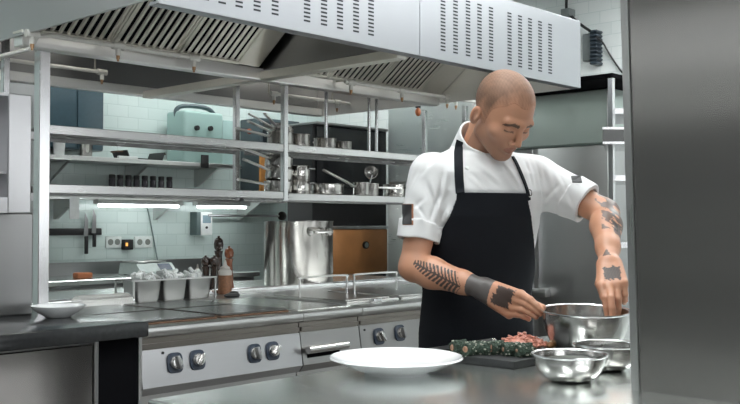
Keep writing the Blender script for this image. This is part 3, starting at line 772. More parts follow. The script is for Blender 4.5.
# wall shelves
def wall_shelf(pxa, pxb, zt, th, lab, m='steel'):
    xa, xb = at(pxa, 180, Y=6.7).x, at(pxb, 180, Y=6.7).x
    t = thing('hanging_shelf', lab, 'shelf', (xa, 6.99, zt))
    obj('board', MB().box(xa, xb, 6.62, 7.0, zt-th, zt, .004, 1), M[m], t)
    for k in (.12, .5, .88):
        x = xa+(xb-xa)*k
        obj('bracket', MB().prism([(6.66, zt-th), (7.0, zt-th), (7.0, zt-th-.16), (6.97, zt-th-.16)], x-.012, x+.012, 0), M[m], t)
    return zt
zu = at(120, 158, Y=6.62).z; zl = at(120, 187, Y=6.62).z
wall_shelf(39, 236, zu, .035, 'upper steel wall shelf on the back wall carrying the mint machine')
wall_shelf(39, 283, zl, .10, 'lower steel wall shelf on the back wall with the row of dark jars')
a, b_ = at(105, 203, Y=6.6), at(191, 203, Y=6.6)
t = thing('strip_light', 'white strip light under the lower wall shelf above the scale', 'strip light', (a.x, 6.8, zl-.1))
obj('fitting', MB().box(a.x, b_.x, 6.70, 6.78, zl-.135, zl-.10, .008), M['white'], t)
obj('tube', MB().cyl((a.x+.03, 6.74, zl-.145), (b_.x-.03, 6.74, zl-.145), .013, 12), M['strip'], t)
a, b_ = at(70, 202, Y=6.61), at(79.5, 219, Y=6.61)
a2, b2 = at(205, 203, Y=6.6), at(258, 203, Y=6.6)  # second strip, added to brighten the tiled back wall
t = thing('strip_light', 'white strip light added under the lower wall shelf, brightening tiles left of the pot', 'strip light', (a2.x, 6.8, zl-.1))
obj('fitting', MB().box(a2.x, b2.x, 6.70, 6.78, zl-.135, zl-.10, .008), M['white'], t)
obj('tube', MB().cyl((a2.x+.03, 6.74, zl-.145), (b2.x-.03, 6.74, zl-.145), .013, 12), M['strip'], t)
tag(obj('paper_ticket', MB().box(a.x, b_.x, 6.614, 6.62, b_.z, zl-.02), M['white'], base=(a.x, 6.606, b_.z)), 'white paper ticket hanging from the lower wall shelf above the knives', 'ticket')
jar_m = plain('dark spice', (.045, .04, .05), .25); jar_l = M['black']
for i in range(8):
    px = 112+i*8.2; x = at(px, 180, Y=6.72).x
    lab = ['first', 'second', 'third', 'fourth', 'fifth', 'sixth', 'seventh', 'last'][i]
    t = thing('spice_jar', f'{lab} dark spice jar from the left in the row on the lower wall shelf', 'jar', (x, 6.72, zl), group='spice jars on the lower wall shelf')
    obj('glass', MB().lathe([(0, 0), (.024, 0), (.026, .006), (.026, .062), (.02, .072), (0, .072)], n=20), jar_m, t, local=True)
    obj('lid', MB().lathe([(.024, .072), (.025, .075), (.025, .1), (.022, .104), (0, .104)], n=20), jar_l, t, local=True)
# things on the upper wall shelf
def sh(px, Y=6.72): return at(px, 150, Y=Y).x
for px, r, h, m, lab, nm, cat in ((61, .045, .10, 'white', 'white tub near the left end of the upper wall shelf', 'plastic_tub', 'tub'), (88, .052, .11, 'steel_pan', 'steel cup left of the black pan on the upper wall shelf', 'steel_cup', 'cup')):
    tag(obj(nm, MB().lathe([(0, 0), (r*.85, 0), (r*.9, .005), (r, h-.004), (r*1.04, h), (r*.94, h), (r*.84, .008), (0, .008)], (sh(px), 6.75, zu), 24), M[m], base=(sh(px), 6.75, zu)), lab, cat)
t = thing('roasting_pan', 'black roasting pan with copper ends on the upper wall shelf', 'pan', (sh(140), 6.75, zu))
xa, xb = sh(121), sh(160)
obj('pan_body', MB().prism([(xa+.03, zu), (xb-.03, zu), (xb, zu+.07), (xb-.01, zu+.07), (xb-.035, zu+.01), (xa+.035, zu+.01), (xa+.01, zu+.07), (xa, zu+.07)], 6.64, 6.86, 1), M['black'], t)
for x in (xa, xb): obj('handle', MB().tube([(x, 6.69, zu+.06), (x+(.04 if x == xb else -.04), 6.70, zu+.06), (x+(.04 if x == xb else -.04), 6.80, zu+.06), (x, 6.81, zu+.06)], .007, 8), M['rust'], t)
tag(obj('serving_tray', MB().box(sh(113), sh(132), 6.63, 6.66, zu, zu+.02, .004), M['white'], base=(sh(113), 6.63, zu)), 'small white tray at the front of the upper wall shelf below the black pan', 'tray')
# mint machine
xa, xb = sh(184, 6.66), sh(224, 6.66); zt = at(200, 111, Y=6.66).z
t = thing('food_processor', 'mint enamel kitchen machine with two dark knobs on the upper wall shelf', 'machine', ((xa+xb)/2, 6.75, zu))
obj('housing', MB().box(xa, xb, 6.66, 6.93, zu, zt, .03, 3), M['mint'], t)
obj('side_box', MB().box(xb, sh(236, 6.7), 6.70, 6.92, zu, zt-.05, .015, 2), plain('pale teal enamel', (.35, .50, .48), .4), t)
for px, py in ((196.5, 128), (210, 128.5)):
    p = at(px, py, Y=6.655); obj('knob', MB().cyl((p.x, 6.662, p.z), (p.x, 6.635, p.z), .022, 16), M['black'], t)
p = at(219, 126, Y=6.69); obj('switch', MB().box(p.x-.02, p.x+.02, 6.68, 6.705, p.z-.05, p.z+.05, .004), M['black'], t)
q = [(xa+.02, 6.8, zt-.06), (xa+.02, 6.8, zt+.01), (xa+.10, 6.8, zt+.05), (xb-.12, 6.8, zt+.055), (xb-.02, 6.8, zt+.02), (xb+.03, 6.8, zt-.06)]
obj('carry_handle', MB().tube(smooth_path(q, 5), .02, 10), plain('slate plastic', (.06, .09, .10), .4), t)
# small dark intercom
a, b_ = at(202, 158, Y=6.6), at(209, 168, Y=6.6)
tag(obj('timer', MB().box(a.x, b_.x, 6.600, 6.62, b_.z-.0, a.z+.03, .006), M['black'], base=(a.x, 6.61, b_.z)), 'small black timer clipped to the edge of the upper wall shelf', 'timer')
# dark wall cabinet (upper left)
a, b_ = wy(30, 96, 6.8), wy(103, 134, 6.8)
t = thing('wall_cabinet', 'dark blue glass fronted wall cabinet beside the left rack post', 'cabinet', (a.x, 6.98, b_.z))
zt = at(60, 78, Y=6.8).z
obj('carcass', MB().box(a.x, b_.x, 6.80, 7.0, zu+.06, zt, .004, 1), plain('slate blue cabinet', (.05, .085, .105), .3), t)
gl = plain('blue glass', (.045, .08, .10), .12)
for k in range(2):
    x = a.x+(b_.x-a.x)*k*.62
    obj('door', MB().box(x+.006, a.x+(b_.x-a.x)*(.62 if k == 0 else 1)-.006, 6.785, 6.80, zu+.07, zt-.01, .003, 1), gl, t)
# tall fridge at the far left
t = thing('tall_refrigerator', 'tall steel refrigerator seen dim behind the left rack post', 'refrigerator', (1.9, 6.25, 0))
xe = at(36, 100, Y=6.2).x
obj('cabinet', MB().box(1.75, xe, 6.2, 6.98, .12, 2.75, .01, 2), M['steel_fridge'], t)
obj('door', MB().box(1.77, xe-.62, 6.165, 6.2, .16, 2.72, .008, 2), M['steel_fridge'], t)
obj('door', MB().box(xe-.61, xe-.01, 6.165, 6.2, .16, 2.72, .008, 2), M['steel_fridge'], t)
obj('plinth', MB().box(1.8, xe-.05, 6.25, 6.95, 0, .12), M['black'], t)
# wooden post like board behind the pans
xo = at(265, 180, Y=5.9).x
# ------------------------------------------------------------------ oven stack behind the pot
OY = 5.75
ox0, ox1 = at(287, 200, Y=6.1).x, at(389, 200, Y=OY).x
ot = at(330, 125.5, Y=OY).z
t = thing('deck_oven', 'tall black deck oven with a copper coloured lower door behind the stock pot', 'oven', (ox0, OY, 0))
obj('carcass', MB().box(ox0, ox1, OY+.03, 6.10, .1, ot, .006, 1), M['black'], t)
for x in (ox0+.06, ox1-.06):
    obj('leg', MB().box(x-.03, x+.03, OY+.08, OY+.14, 0, .1), M['black'], t); obj('leg', MB().box(x-.03, x+.03, 6.02, 6.08, 0, .1), M['black'], t)
a, b_ = at(333, 226, Y=OY), at(387.5, 272, Y=OY)
copper = plain('copper oven door', (.60, .27, .10), .36, .25, .14, 5)
d = obj('lower_door', MB().box(a.x, b_.x, OY, OY+.03, b_.z, a.z-.03, .008, 2), copper, t)
obj('door_rail', MB().box(a.x-.01, b_.x+.005, OY-.01, OY+.03, a.z-.028, a.z, .004, 1), M['steel_bright'], t)
p = at(365, 245, Y=OY)
g = obj('gauge', MB().cyl((p.x, OY+.002, p.z), (p.x, OY-.02, p.z), .033, 24), M['black'], d)
obj('gauge_face', MB().cyl((p.x, OY-.02, p.z), (p.x, OY-.023, p.z), .024, 24), plain('gauge glass', (.35, .42, .40), .15), d)
for z0, z1 in ((at(350, 188, Y=OY).z, at(350, 160, Y=OY).z), (at(350, 155, Y=OY).z, at(350, 129, Y=OY).z)):
    dd = obj('upper_door', MB().box(ox0+.03, ox1-.03, OY+.01, OY+.03, z0, z1, .004, 1), plain('black oven glass', (.012, .013, .015), .12), t)
obj('ledge', MB().box(ox0, ox1, OY-.02, OY+.03, at(350, 203, Y=OY).z, at(350, 198, Y=OY).z), M['steel_dark'], t)
obj('oven_top', MB().box(ox0-.01, ox1, OY-.03, 6.11, ot, ot+.02, .004, 1), M['steel_dark'], t)
# orange wooden board standing on the lower wall shelf
xa, xb = at(260.5, 180, Y=6.63).x, at(269.5, 180, Y=6.63).x
z1 = at(265, 153, Y=6.63).z
t = thing('bread_board', 'narrow orange wooden board standing upright behind the left pan stack', 'board', ((xa+xb)/2, 6.645, zl))
wood = plain('orange wood', (.46, .20, .05), .5, 0, .25, 25)
obj('panel', MB().box(xa, xb, 6.63, 6.655, zl+.001, z1, .006), wood, t)
obj('hanging_loop', MB().tube([((xa+xb)/2+.02*math.cos(2*PI*k/12), 6.642, z1+.014+.016*math.sin(2*PI*k/12)) for k in range(12)], .004, 6, closed=True), M['black'], t)
# slate microwave oven on the lower wall shelf, red lamp on its front
xa = at(240, 130, Y=6.99).x; xb = xa+.5
z1 = at(255, 116, Y=6.64).z; z0 = zl+.002
t = thing('combi_oven', 'dark slate oven with a small red lamp behind the upper stack of saucepans', 'oven', ((xa+xb)/2, 6.7, z0))
obj('carcass', MB().box(xa, xb, 6.70, 6.99, z0, z1, .01, 2), plain('slate oven', (.05, .07, .08), .3), t)
obj('glass_door', MB().box(xa+.03, xb-.10, 6.685, 6.70, z0+.03, z1-.03, .005, 1), plain('oven glass', (.015, .02, .025), .1), t)
p = at(249.5, 131.5, Y=6.68); obj('lamp', MB().ball((p.x, 6.682, p.z), (.03, .015, .026), 14), plain('orange red lens', (.45, .10, .04), .3), t)
# rail with a dark knob on the wall left of the pot
a, b_ = at(208, 215.5, Y=6.9), at(282, 215.5, Y=6.9)
t = thing('wall_rail', 'thin steel rail with a round dark end knob on the tiled wall above the pot', 'rail', (a.x, 6.95, a.z)); t.name = 'utensil_rail'
obj('bar', MB().cyl((a.x, 6.9, a.z), (b_.x, 6.9, a.z), .012, 10), M['steel_dark'], t)
obj('knob', MB().ball((b_.x, 6.9, a.z), .045, 16), plain('dark brown knob', (.03, .022, .018), .4), t)
for x in (a.x+.05, b_.x-.12): obj('bracket', MB().cyl((x, 6.9, a.z), (x, 7.0005, a.z), .01, 8), M['steel_dark'], t)
# pale door/panel at the right of the tiled wall

# ================================================================== right hand background
CX = 6.0
t = thing('steel_cupboard', 'tall plain steel cupboard behind the chef, left of his head', 'cupboard', (CX, 4.55, 0))
ya, yb = at(387, 150, X=CX).y, at(474, 150, X=CX).y
obj('cabinet', MB().box(CX+.02, 6.78, yb, min(ya, OY-.05), .1, 2.35, .008, 2), M['steel'], t)
obj('door', MB().box(CX, CX+.02, yb+.01, min(ya, OY-.03)-.01, .14, 1.62, .005, 1), M['steel'], t)
obj('upper_door', MB().box(CX, CX+.02, yb+.01, min(ya, OY-.03)-.01, 1.64, 2.32, .005, 1), M['steel'], t)
obj('plinth', MB().box(CX+.06, 6.7, yb+.04, 5.3, 0, .1), M['black'], t)
ya, yb = at(536, 200, X=CX).y, at(609, 200, X=CX).y
zf = at(570, 146, X=CX).z
t = thing('steel_refrigerator', 'upright steel refrigerator with one large plain door behind the chef', 'refrigerator', (CX, (ya+yb)/2, 0))
ya += .25
obj('cabinet', MB().box(CX+.03, 6.77, yb, ya, .12, zf, .006, 1), M['steel_fridge'], t)
obj('door', MB().box(CX, CX+.03, yb+.005, at(538, 200, X=CX).y, .16, zf-.006, .008, 2), M['steel_fridge'], t)
obj('side_panel', MB().box(CX+.01, CX+.03, at(532, 200, X=CX).y, ya, .16, zf-.006, .004, 1), M['steel_dark'], t)
yh = at(533, 250, X=CX).y
h = obj('door_handle', MB().box(CX-.045, CX-.02, yh-.012, yh+.012, at(533, 291, X=CX).z, 1.6, .004, 1), M['steel_bright'], t)
a, b_ = at(529, 290, X=CX-.05).y, at(547, 296, X=CX-.05).y
obj('handle_bracket', MB().box(CX-.07, CX, b_, a, at(540, 297, X=CX-.05).z, at(540, 289, X=CX-.05).z, .006), M['steel'], h)
obj('plinth', MB().box(CX+.06, 6.7, yb+.03, ya-.03, 0, .12), M['black'], t)
t = thing('top_cupboard', 'pale teal steel top cupboard above the refrigerator', 'cupboard', (CX+.05, (ya+yb)/2, zf))
zt = at(570, 92, X=CX+.02).z
obj('cabinet', MB().box(CX+.04, 6.8, yb, ya+.1, zf+.001, zt, .004, 1), plain('teal grey steel', (.50, .57, .54), .32, .8), t)
obj('door', MB().box(CX+.02, CX+.04, yb+.01, ya+.09, zf+.012, zt-.006, .004, 1), plain('teal grey door', (.55, .62, .585), .30, .8, .02, 3), t)
obj('edge_trim', MB().box(CX+.005, CX+.02, yb-.03, yb+.02, zf, zt, .004, 1), M['steel_bright'], t)
zs = at(580, 81, X=5.62).z
tag(obj('black_canopy', MB().box(5.62, 6.8, at(640, 80, X=6).y, at(536, 80, X=5.62).y+.5, zs, zs+.03, .004, 1), M['flat_black'], base=(5.62, 3.4, zs)), 'thin black canopy shelf above the teal top cupboard', 'canopy')
# power box and cable on the right wall
a, b_ = at(580, 31, X=6.7), at(597, 64, X=6.7)
t = thing('ballast_box', 'dark ribbed power box fixed to the white tiled wall beside the hood end', 'power box', (6.78, b_.y, b_.z))
ym = at(589, 50, X=6.7).y
obj('back_box', MB().box(6.73, 6.8, ym, a.y, b_.z+.04, a.z-.02, .01, 2), plain('grey box', (.16, .18, .18), .4), t)
rb_ = MB(); n = 9
for k in range(n):
    z = b_.z+(a.z-b_.z)*(k+.1)/n; rb_.box(6.70, 6.8, b_.y, ym, z, z+(a.z-b_.z)/n*.72, .008, 1)
rb_.box(6.72, 6.8, b_.y+.02, ym, b_.z+.01, a.z-.01)
obj('ribbed_front', rb_, plain('slate ribs', (.03, .045, .06), .35), t)
q = [at(596, 37, X=6.7), at(603, 43, X=6.75), at(610, 55, X=6.78), at(621, 71, X=6.78), at(628, 76, X=6.78)]
tag(obj('wall_cable', MB().tube(smooth_path(q, 6), .007, 8), M['black'], base=q[0]), 'black cable curving down the white tiles from the power box', 'cable')
q = [at(566.5, -6, X=6.75), at(566.5, 10, X=6.75), at(569, 14, X=6.75), at(580, 24, X=6.75), at(590, 31, X=6.7)]
t = thing('conduit', 'dark conduit with a small junction box dropping to the power box', 'conduit', q[0])
obj('conduit_pipe', MB().tube(smooth_path(q, 5), .012, 8), M['black'], t)
p = at(568, 13, X=6.75); obj('junction_box', MB().box(6.70, 6.8, p.y-.04, p.y+.04, p.z-.03, p.z+.03, .006), plain('grey junction', (.2, .22, .22), .5), t)
# rack beside the fridge, half behind the near cabinet
D = 4.7
p = at(612.5, 200, D=D); q = at(640, 200, D=D+.1)
t = thing('tray_rack', 'narrow steel tray rack half hidden behind the tall cabinet at the right', 'rack', (p.x, p.y, 0))
def PP(px, dd): v = at(px, 200, D=D+dd); return v.x, v.y
for px, dd in ((612, 0), (645, 0), (612, .5), (652, .5)):
    x, y = PP(px, dd); obj('upright', MB().box(x-.0125, x+.0125, y-.0125, y+.0125, 0, 2.02 if px == 612 else 2.0), M['steel_bright'], t)
for py in (111, 178, 245, 300, 330):
    (x1, y1), (x2, y2), (x3, y3), (x4, y4) = PP(611, 0), PP(646, 0), PP(653, .5), PP(611, .5)
    z = at(612, py, D=D).z
    obj('shelf', MB().prism([(x1, y1), (x2, y2), (x3, y3), (x4, y4)], z-.014, z+.014, 2), M['steel_bright'], t)
(x1, y1), (x2, y2), (x3, y3), (x4, y4) = PP(603, -.05), PP(640, -.05), PP(648, .42), PP(606, .42)
z0, z1 = at(612, 144, D=D-.05).z, at(612, 127, D=D-.05).z
t = thing('deep_tray', 'deep steel tray sliding out of the rack beside the tall cabinet', 'tray', (x1, y1, z0))
obj('tray_body', MB().prism([(x1, y1), (x2, y2), (x3, y3), (x4, y4)], z0+.012, z1-.012, 2), plain('dull tray front', (.10, .10, .10), .45, .6), t)
obj('rim', MB().prism([(x1, y1), (x2, y2), (x3, y3), (x4, y4)], z1-.012, z1, 2), M['steel_bright'], t)
obj('base_edge', MB().prism([(x1, y1), (x2, y2), (x3, y3), (x4, y4)], z0, z0+.012, 2), M['steel_bright'], t)
# ================================================================== work table
TZ = .94; TYF = 1.656
def tb(px, py): return at(px, py, Z=TZ)
XT = tb(150, 400).x
wt_ = thing('work_table', 'large stainless steel work table in the foreground', 'table', (2.0, .9, 0))
obj('table_top', MB().box(XT, 3.15, .25, TYF, TZ-.035, TZ, .006, 2), M['steel_table'], wt_)
for x in (XT+.06, 3.09):
    for y in (.31, TYF-.06): obj('leg', MB().box(x-.02, x+.02, y-.02, y+.02, 0, TZ-.035), M['steel_v'], wt_)
obj('under_shelf', MB().box(XT+.05, 3.1, .3, TYF-.05, .28, .30), M['steel'], wt_)
# cabinet standing on the table at the right
pc = at(632, 390, Z=TZ); cx, cy = pc.x, pc.y
t = thing('steel_cabinet', 'tall dull steel cabinet standing on the table at the right edge of the picture', 'cabinet', (cx, cy, TZ))
LN = .033      # the cabinet's edge leans outward a little towards the top
obj('cabinet_body', MB().prism([(-.35, TZ), (cy-.018, TZ), (cy-.018+LN, 2.25), (-.35, 2.25)], cx+.003, cx+.6, 0), M['steel_cab'], t)
obj('corner_post', MB().prism([(cy-.017, TZ), (cy, TZ), (cy+LN, 2.25), (cy-.017+LN, 2.25)], cx-.002, cx+.03, 0), M['steel_v'], t)
c = at(735, 401, Z=TZ)
t = thing('black_stopper', 'small black rubber stopper on the table at the foot of the tall cabinet', 'stopper', c)
obj('stopper_cap', MB().lathe([(0, 0), (.016, 0), (.016, .008), (.013, .012), (.013, .022), (.010, .026), (0, .026)], n=20), M['black'], t, local=True)
# white plate
c = tb(397, 377); d = c.x*Fv[0]+c.y*Fv[1]; r = 66.5*(d+.02)/FOC
c = c+Vector((Fv*.06).tolist()); d += .06; r = 66.5*d/FOC; ph = at(397, 357.5, D=d).z-TZ
pl = MB().lathe([(0, .004), (r*.42, .004), (r*.44, 0), (r*.48, 0), (r*.5, .006), (r*.72, ph*.42), (r*.97, ph*.96), (r, ph), (r*.985, ph+.004), (r*.9, ph*.93), (r*.70, ph*.55), (r*.5, .016), (0, .012)], (c.x, c.y, TZ), 96)
tag(obj('serving_bowl', pl, M['china'], base=(c.x, c.y, TZ), ang=60), 'wide white serving bowl in the foreground on the steel table', 'bowl')
# cutting board
BT = TZ+.02
p0 = at(514, 361.5, Z=BT); p1 = at(536, 360, Z=BT); p2 = at(466, 353, Z=BT)
by0 = p0.y; bx0 = p0.x; by1 = min(TYF-.01, by0+.33); bx1 = bx0+.27
bd = thing('cutting_board', 'black slab cutting board holding the herb rolls and minced meat', 'cutting board', (bx0, by0, TZ))
obj('slab', MB().box(bx0, bx1, by0, by1, TZ, BT, .004, 2), M['board'], bd)
# herb coated rolls
herb = plain('chopped green herb crust', (.035, .058, .04), .7, 0, .8, 220, 1.0); pale = plain('pale salmon filling', (.36, .20, .13), .5, 0, .5, 90, .6); rice = plain('pale herb speckle', (.36, .36, .30), .6, 0, .4, 120)
rolls = [(456, 349.5), (469, 350.5), (483, 350), (497, 349.5), (511, 351), (524, 352)]
labs = ['leftmost herb crusted roll in the row on the black board', 'second herb crusted roll from the left on the black board', 'third herb crusted roll from the left on the black board',
        'third herb crusted roll from the right on the black board', 'second herb crusted roll from the right on the black board', 'rightmost herb crusted roll of the row, pink end showing']
rnd = random.Random(5)
for i, (px, py) in enumerate(rolls):
    c = at(px, py, Z=BT+.012); c.x = max(bx0+.02, min(bx1-.03, c.x)); c.y = max(by0+.02, min(by1-.02, c.y))
    t = thing('herb_roll', labs[i], 'food', (c.x, c.y, BT), rz=math.radians(PHI*57.3-90+20+rnd.uniform(-38, 30)), group='herb rolls on the board')
    L, rr = .021, .0165
    b = MB(); b.lathe([(0, -L), (rr*.9, -L), (rr, -L+.003), (rr*1.03, 0), (rr, L-.003), (rr*.9, L), (0, L)], (0, 0, rr), 20, Matrix.Rotation(PI/2, 3, 'Y'))
    rn = random.Random(i)
    for k in range(120):
        a = rn.uniform(0, 2*PI); x = rn.uniform(-L, L); s = rn.uniform(.0015, .0036)
        b.ball((x, rr*1.02*math.cos(a), rr+rr*1.02*math.sin(a)), (s*1.6, s, s), 6)
    obj('herb_crust', b, herb, t, local=True)
    for s in (-1, 1):
        kf = rnd.uniform(.45, 1.0)
        e = MB().lathe([(0, 0), (rr*.58*kf, 0), (rr*.5*kf, .002*s), (0, .003*s)], (s*L, 0, rr), 20, Matrix.Rotation(PI/2, 3, 'Y'))
        obj('filling', e, pale, t, local=True)
    sp_ = MB()
    for k in range(30):
        a = rn.uniform(0, 2*PI); x = rn.uniform(-L, L); s = rn.uniform(.0015, .0026)
        sp_.ball((x, rr*1.06*math.cos(a), rr+rr*1.06*math.sin(a)), (s*1.5, s, s), 6)
    obj('speckles', sp_, rice, t, local=True)
# minced meat heap
meat = plain('raw minced meat', (.62, .27, .20), .4, 0, .3, 120, .5)
c = at(523, 345, Z=BT+.005); c.y = min(c.y, by1-.05)
b = MB(); rnd = random.Random(3)
Rm = Matrix.Rotation(PHI-PI/2, 3, 'Z')
for k in range(150):
    a = rnd.uniform(0, 2*PI); q = math.sqrt(rnd.random())
    o = Vector((q*math.cos(a)*.075, q*math.sin(a)*.035, 0)); hgt = .034*(1-q*q)
    o.z = rnd.uniform(0.004, 1)*hgt+.004
    dv = Vector((rnd.uniform(-1, 1), rnd.uniform(-1, 1), rnd.uniform(-.3, .3))).normalized()*rnd.uniform(.006, .013)
    w = Rm @ o; pb = Vector((c.x, c.y, BT))+w
    s = rnd.uniform(.0028, .0042)
    b.tube([pb-dv, pb+Vector((0, 0, .002)), pb+dv], [s*.8, s, s*.7], 6)
b.ball((c.x, c.y, BT+.008), (.06, .032, .018), 16, Rm)
mince = tag(obj('minced_meat', b, meat, base=(c.x, c.y, BT)), 'heap of pink minced meat on the black board behind the herb rolls', 'food', kind='stuff')
# knife lying on the board
a = at(489, 342.5, Z=BT+.012); a.y = min(a.y, by1+.02); 
kn = thing('chef_knife', 'knife with a white tipped black handle lying behind the herb rolls on the board', 'knife', (a.x, a.y, BT))
e1 = at(494, 341, Z=BT+.009); e0 = at(462, 346, Z=BT+.009)
dv = (e1-e0); dv.z = 0; dv.normalize()
obj('handle', MB().cyl(e1-dv*.10, e1-dv*.012, .009, 12), M['black'], kn)
obj('pommel', MB().ball(e1-dv*.006, (.011, .011, .010), 12), M['steel_polish'], kn)
nb = MB(); sd = Vector((-dv.y, dv.x, 0))
q = [e1-dv*.10+sd*.012, e1-dv*.10-sd*.012, e1-dv*.17-sd*.012, e1-dv*.22+sd*.010]
nb.add([(*p.xy, BT+.002) for p in q]+[(*p.xy, BT+.004) for p in q], [(3, 2, 1, 0), (4, 5, 6, 7), (0, 1, 5, 4), (1, 2, 6, 5), (2, 3, 7, 6), (3, 0, 4, 7)])
obj('blade', nb, M['steel_polish'], kn)
# mushroom / egg pieces on the right of the board
shallot = plain('brown onion skin', (.30, .14, .06), .35, 0, .2, 50); cream = plain('cream flesh', (.62, .48, .33), .5)
for i, (px, py, lab) in enumerate(((551, 347, 'left brown onion half on the board beside the mince'), (561, 346, 'middle brown onion half on the board under the held bowl'), (569, 347, 'right brown onion half tucked under the held bowl'))):
    c = at(px, py, Z=BT+.005)
    t = thing('onion_half', lab, 'onion', (c.x, c.y, BT), rz=i*1.1, group='onion halves on the board')
    obj('onion_skin', MB().ball((0, 0, .010), (.016, .012, .010), 16), shallot, t, local=True)
    obj('onion_flesh', MB().ball((.004, 0, .013), (.011, .009, .009), 14), cream, t, local=True)
# bowls
def bowl(px, py_base, D, wpx, py_rim, lab, name='mixing_bowl', base_z=TZ, curve=.62):
    r = .5*wpx*D/FOC; c = at(px, py_rim, D=D); h = c.z-base_z
    t = thing(name, lab, 'bowl', (c.x, c.y, base_z), group='steel bowls on the table')
    pr = [(0, .001), (r*.38, 0)]
    for k in range(1, 13):
        a = k/12*PI/2; pr.append((r*.38+(r*.94-r*.38)*math.sin(a)**.95, (h-.004)*(1-math.cos(a))**.92))
    outer = list(pr)
    inner = [(max(0, x-.002), z+.002) for x, z in outer[::-1] if x > 0]+[(0, .003)]
    obj('bowl_shell', MB().lathe(outer+[(r*.945, h-.004)]+inner, n=72), M['steel_polish'], t, local=True, ang=70)
    rim = [(r*.935, h-.006), (r*.985, h-.004), (r, h-.002), (r*.995, h+.001), (r*.95, h), (r*.93, h-.004)]
    obj('rim', MB().lathe(rim, n=72, close=True), M['steel_bright'], t, local=True, ang=70)
    return t, c, r, h
b1 = bowl(569.5, 387, 2.17, 76, 353.5, 'small front steel bowl standing nearest on the table beside the board')
b2 = bowl(607, 380, 2.33, 66, 343.5, 'steel bowl half hidden between the front bowl and the tall cabinet')
b3 = bowl(585, 345, 2.58, 90, 311, 'largest steel mixing bowl, held by the chef with both hands')
rt = b3[0]; ax_ = Vector(Rv.tolist()); rt.rotation_euler = Matrix.Rotation(math.radians(3.2), 3, ax_).to_euler(); rt.location.z += .004
# dark filling in the front bowl
t, c, r, h = b1
fl = MB(); fl.lathe([(0, h*.72), (r*.80, h*.70), (r*.86, h*.72), (r*.6, h*.82), (0, h*.86)], (c.x, c.y, TZ), 40)
tag(obj('dark_puree', fl, plain('dark green mix', (.05, .06, .045), .5, 0, .5, 90, .6), base=(c.x, c.y, TZ)), 'dark green mixture filling the small front bowl', 'food', kind='stuff')
# ================================================================== the chef (signed distance modelling, meshed once per piece)
D0 = 3.02; U0 = ray(480, 200)[0]; R0 = U0*D0
def L(px, py, D):
    a, b = ray(px, py)
    return np.array([a*D-R0, D-D0, CAMZ+b*D])
CAML = np.array([-R0, -D0, CAMZ])
v3 = lambda *a: np.array(a, float)
def nrm(v): return v/np.linalg.norm(v)
def smin(a, b, k):
    h = np.clip(.5+.5*(b-a)/k, 0, 1); return b+(a-b)*h-k*h*(1-h)
def smax(a, b, k): return -smin(-a, -b, k)
def rcone(P, a, b, r1, r2):
    ab = b-a; t = np.clip((P-a)@ab/max(ab@ab, 1e-12), 0, 1)
    return np.linalg.norm(P-a-t[:, None]*ab, axis=1)-(r1+(r2-r1)*t)
def ell(Q, c, r):
    q = Q-np.asarray(c, float); r = np.asarray(r, float)
    k0 = np.linalg.norm(q/r, axis=1); k1 = np.linalg.norm(q/(r*r), axis=1)
    return k0*(k0-1)/np.maximum(k1, 1e-6)
def sph(Q, c, r): return np.linalg.norm(Q-np.asarray(c, float), axis=1)-r
def near(P, c, R, d, fn, k, hard=False):
    """smooth union of d with fn, evaluated only near c"""
    m = np.linalg.norm(P-c, axis=1) < R
    if m.any():
        e = fn(P[m]); d[m] = np.minimum(d[m], e) if k <= 0 else smin(d[m], e, k)
    return d
# ---- skeleton
YAW = math.radians(24)
TL = v3(math.cos(YAW), math.sin(YAW), 0)          # to his left
TF = v3(math.sin(YAW), -math.cos(YAW), 0)         # chest forward
SR = L(431.5, 175, 2.90); SL = L(535, 176, 3.04)
ER = L(413, 267, 2.86); WR = L(483, 288.5, 2.72)
EL = L(605, 213, 2.915); WL = L(609, 262, 2.705)
HC = L(503.5, 112, 2.85)
HYW, HPT = math.radians(31), math.radians(42)
HSC = 1.025
hf = v3(math.cos(HPT)*math.sin(HYW), -math.cos(HPT)*math.cos(HYW), -math.sin(HPT)); hu = v3(math.sin(HPT)*math.sin(HYW), -math.sin(HPT)*math.cos(HYW), math.cos(HPT)); hl = v3(math.cos(HYW), math.sin(HYW), 0)
hf, hu, hl = nrm(hf), nrm(hu), nrm(hl)
HM = np.stack([hl, hf, hu])                       # rows: local head axes
NB = L(473, 157, 2.98); NT_ = HC+hf*-.032+hu*-.072
ZS = [.40, .80, .95, 1.08, 1.2, 1.32, 1.40, 1.455, 1.50, 1.54]
WS = [.150, .155, .160, .152, .165, .182, .186, .165, .10, .055]
DS = [.10, .118, .125, .108, .112, .126, .122, .10, .07, .05]
PC = L(475, 340, 3.07); CC = L(480, 200, 3.0)
def tors(P, grow=0.0, ws=WS, ds=DS, zs=ZS, z0=.80, z1=1.53, gd=None):
    z = np.clip(P[:, 2], z0, z1)
    t = np.clip((z-.95)/(1.32-.95), -.3, 1); s = np.clip((z-1.32)/(1.51-1.32), 0, 1)
    c = PC[None, :2]+(CC-PC)[None, :2]*t[:, None]
    tgt = (SR+SL)[:2]*.35+NB[:2]*.3
    c = c+(tgt-CC[:2])[None]*s[:, None]
    q = P[:, :2]-c
    x = q@TL[:2]; y = q@TF[:2]
    w = np.interp(z, zs, ws)+grow; d = np.interp(z, zs, ds)+(grow if gd is None else gd)
    p = 2.4
    k = (np.abs(x/w)**p+np.abs(y/d)**p)**(1/p)
    g = np.sqrt((x/w**2)**2+(y/d**2)**2)
    g = k/np.maximum(g, 1e-4)
    dd = (k-1)*np.minimum(g, .2)
    return np.maximum(dd*.95, np.maximum(z0-P[:, 2], P[:, 2]-z1-0.0)), x, y
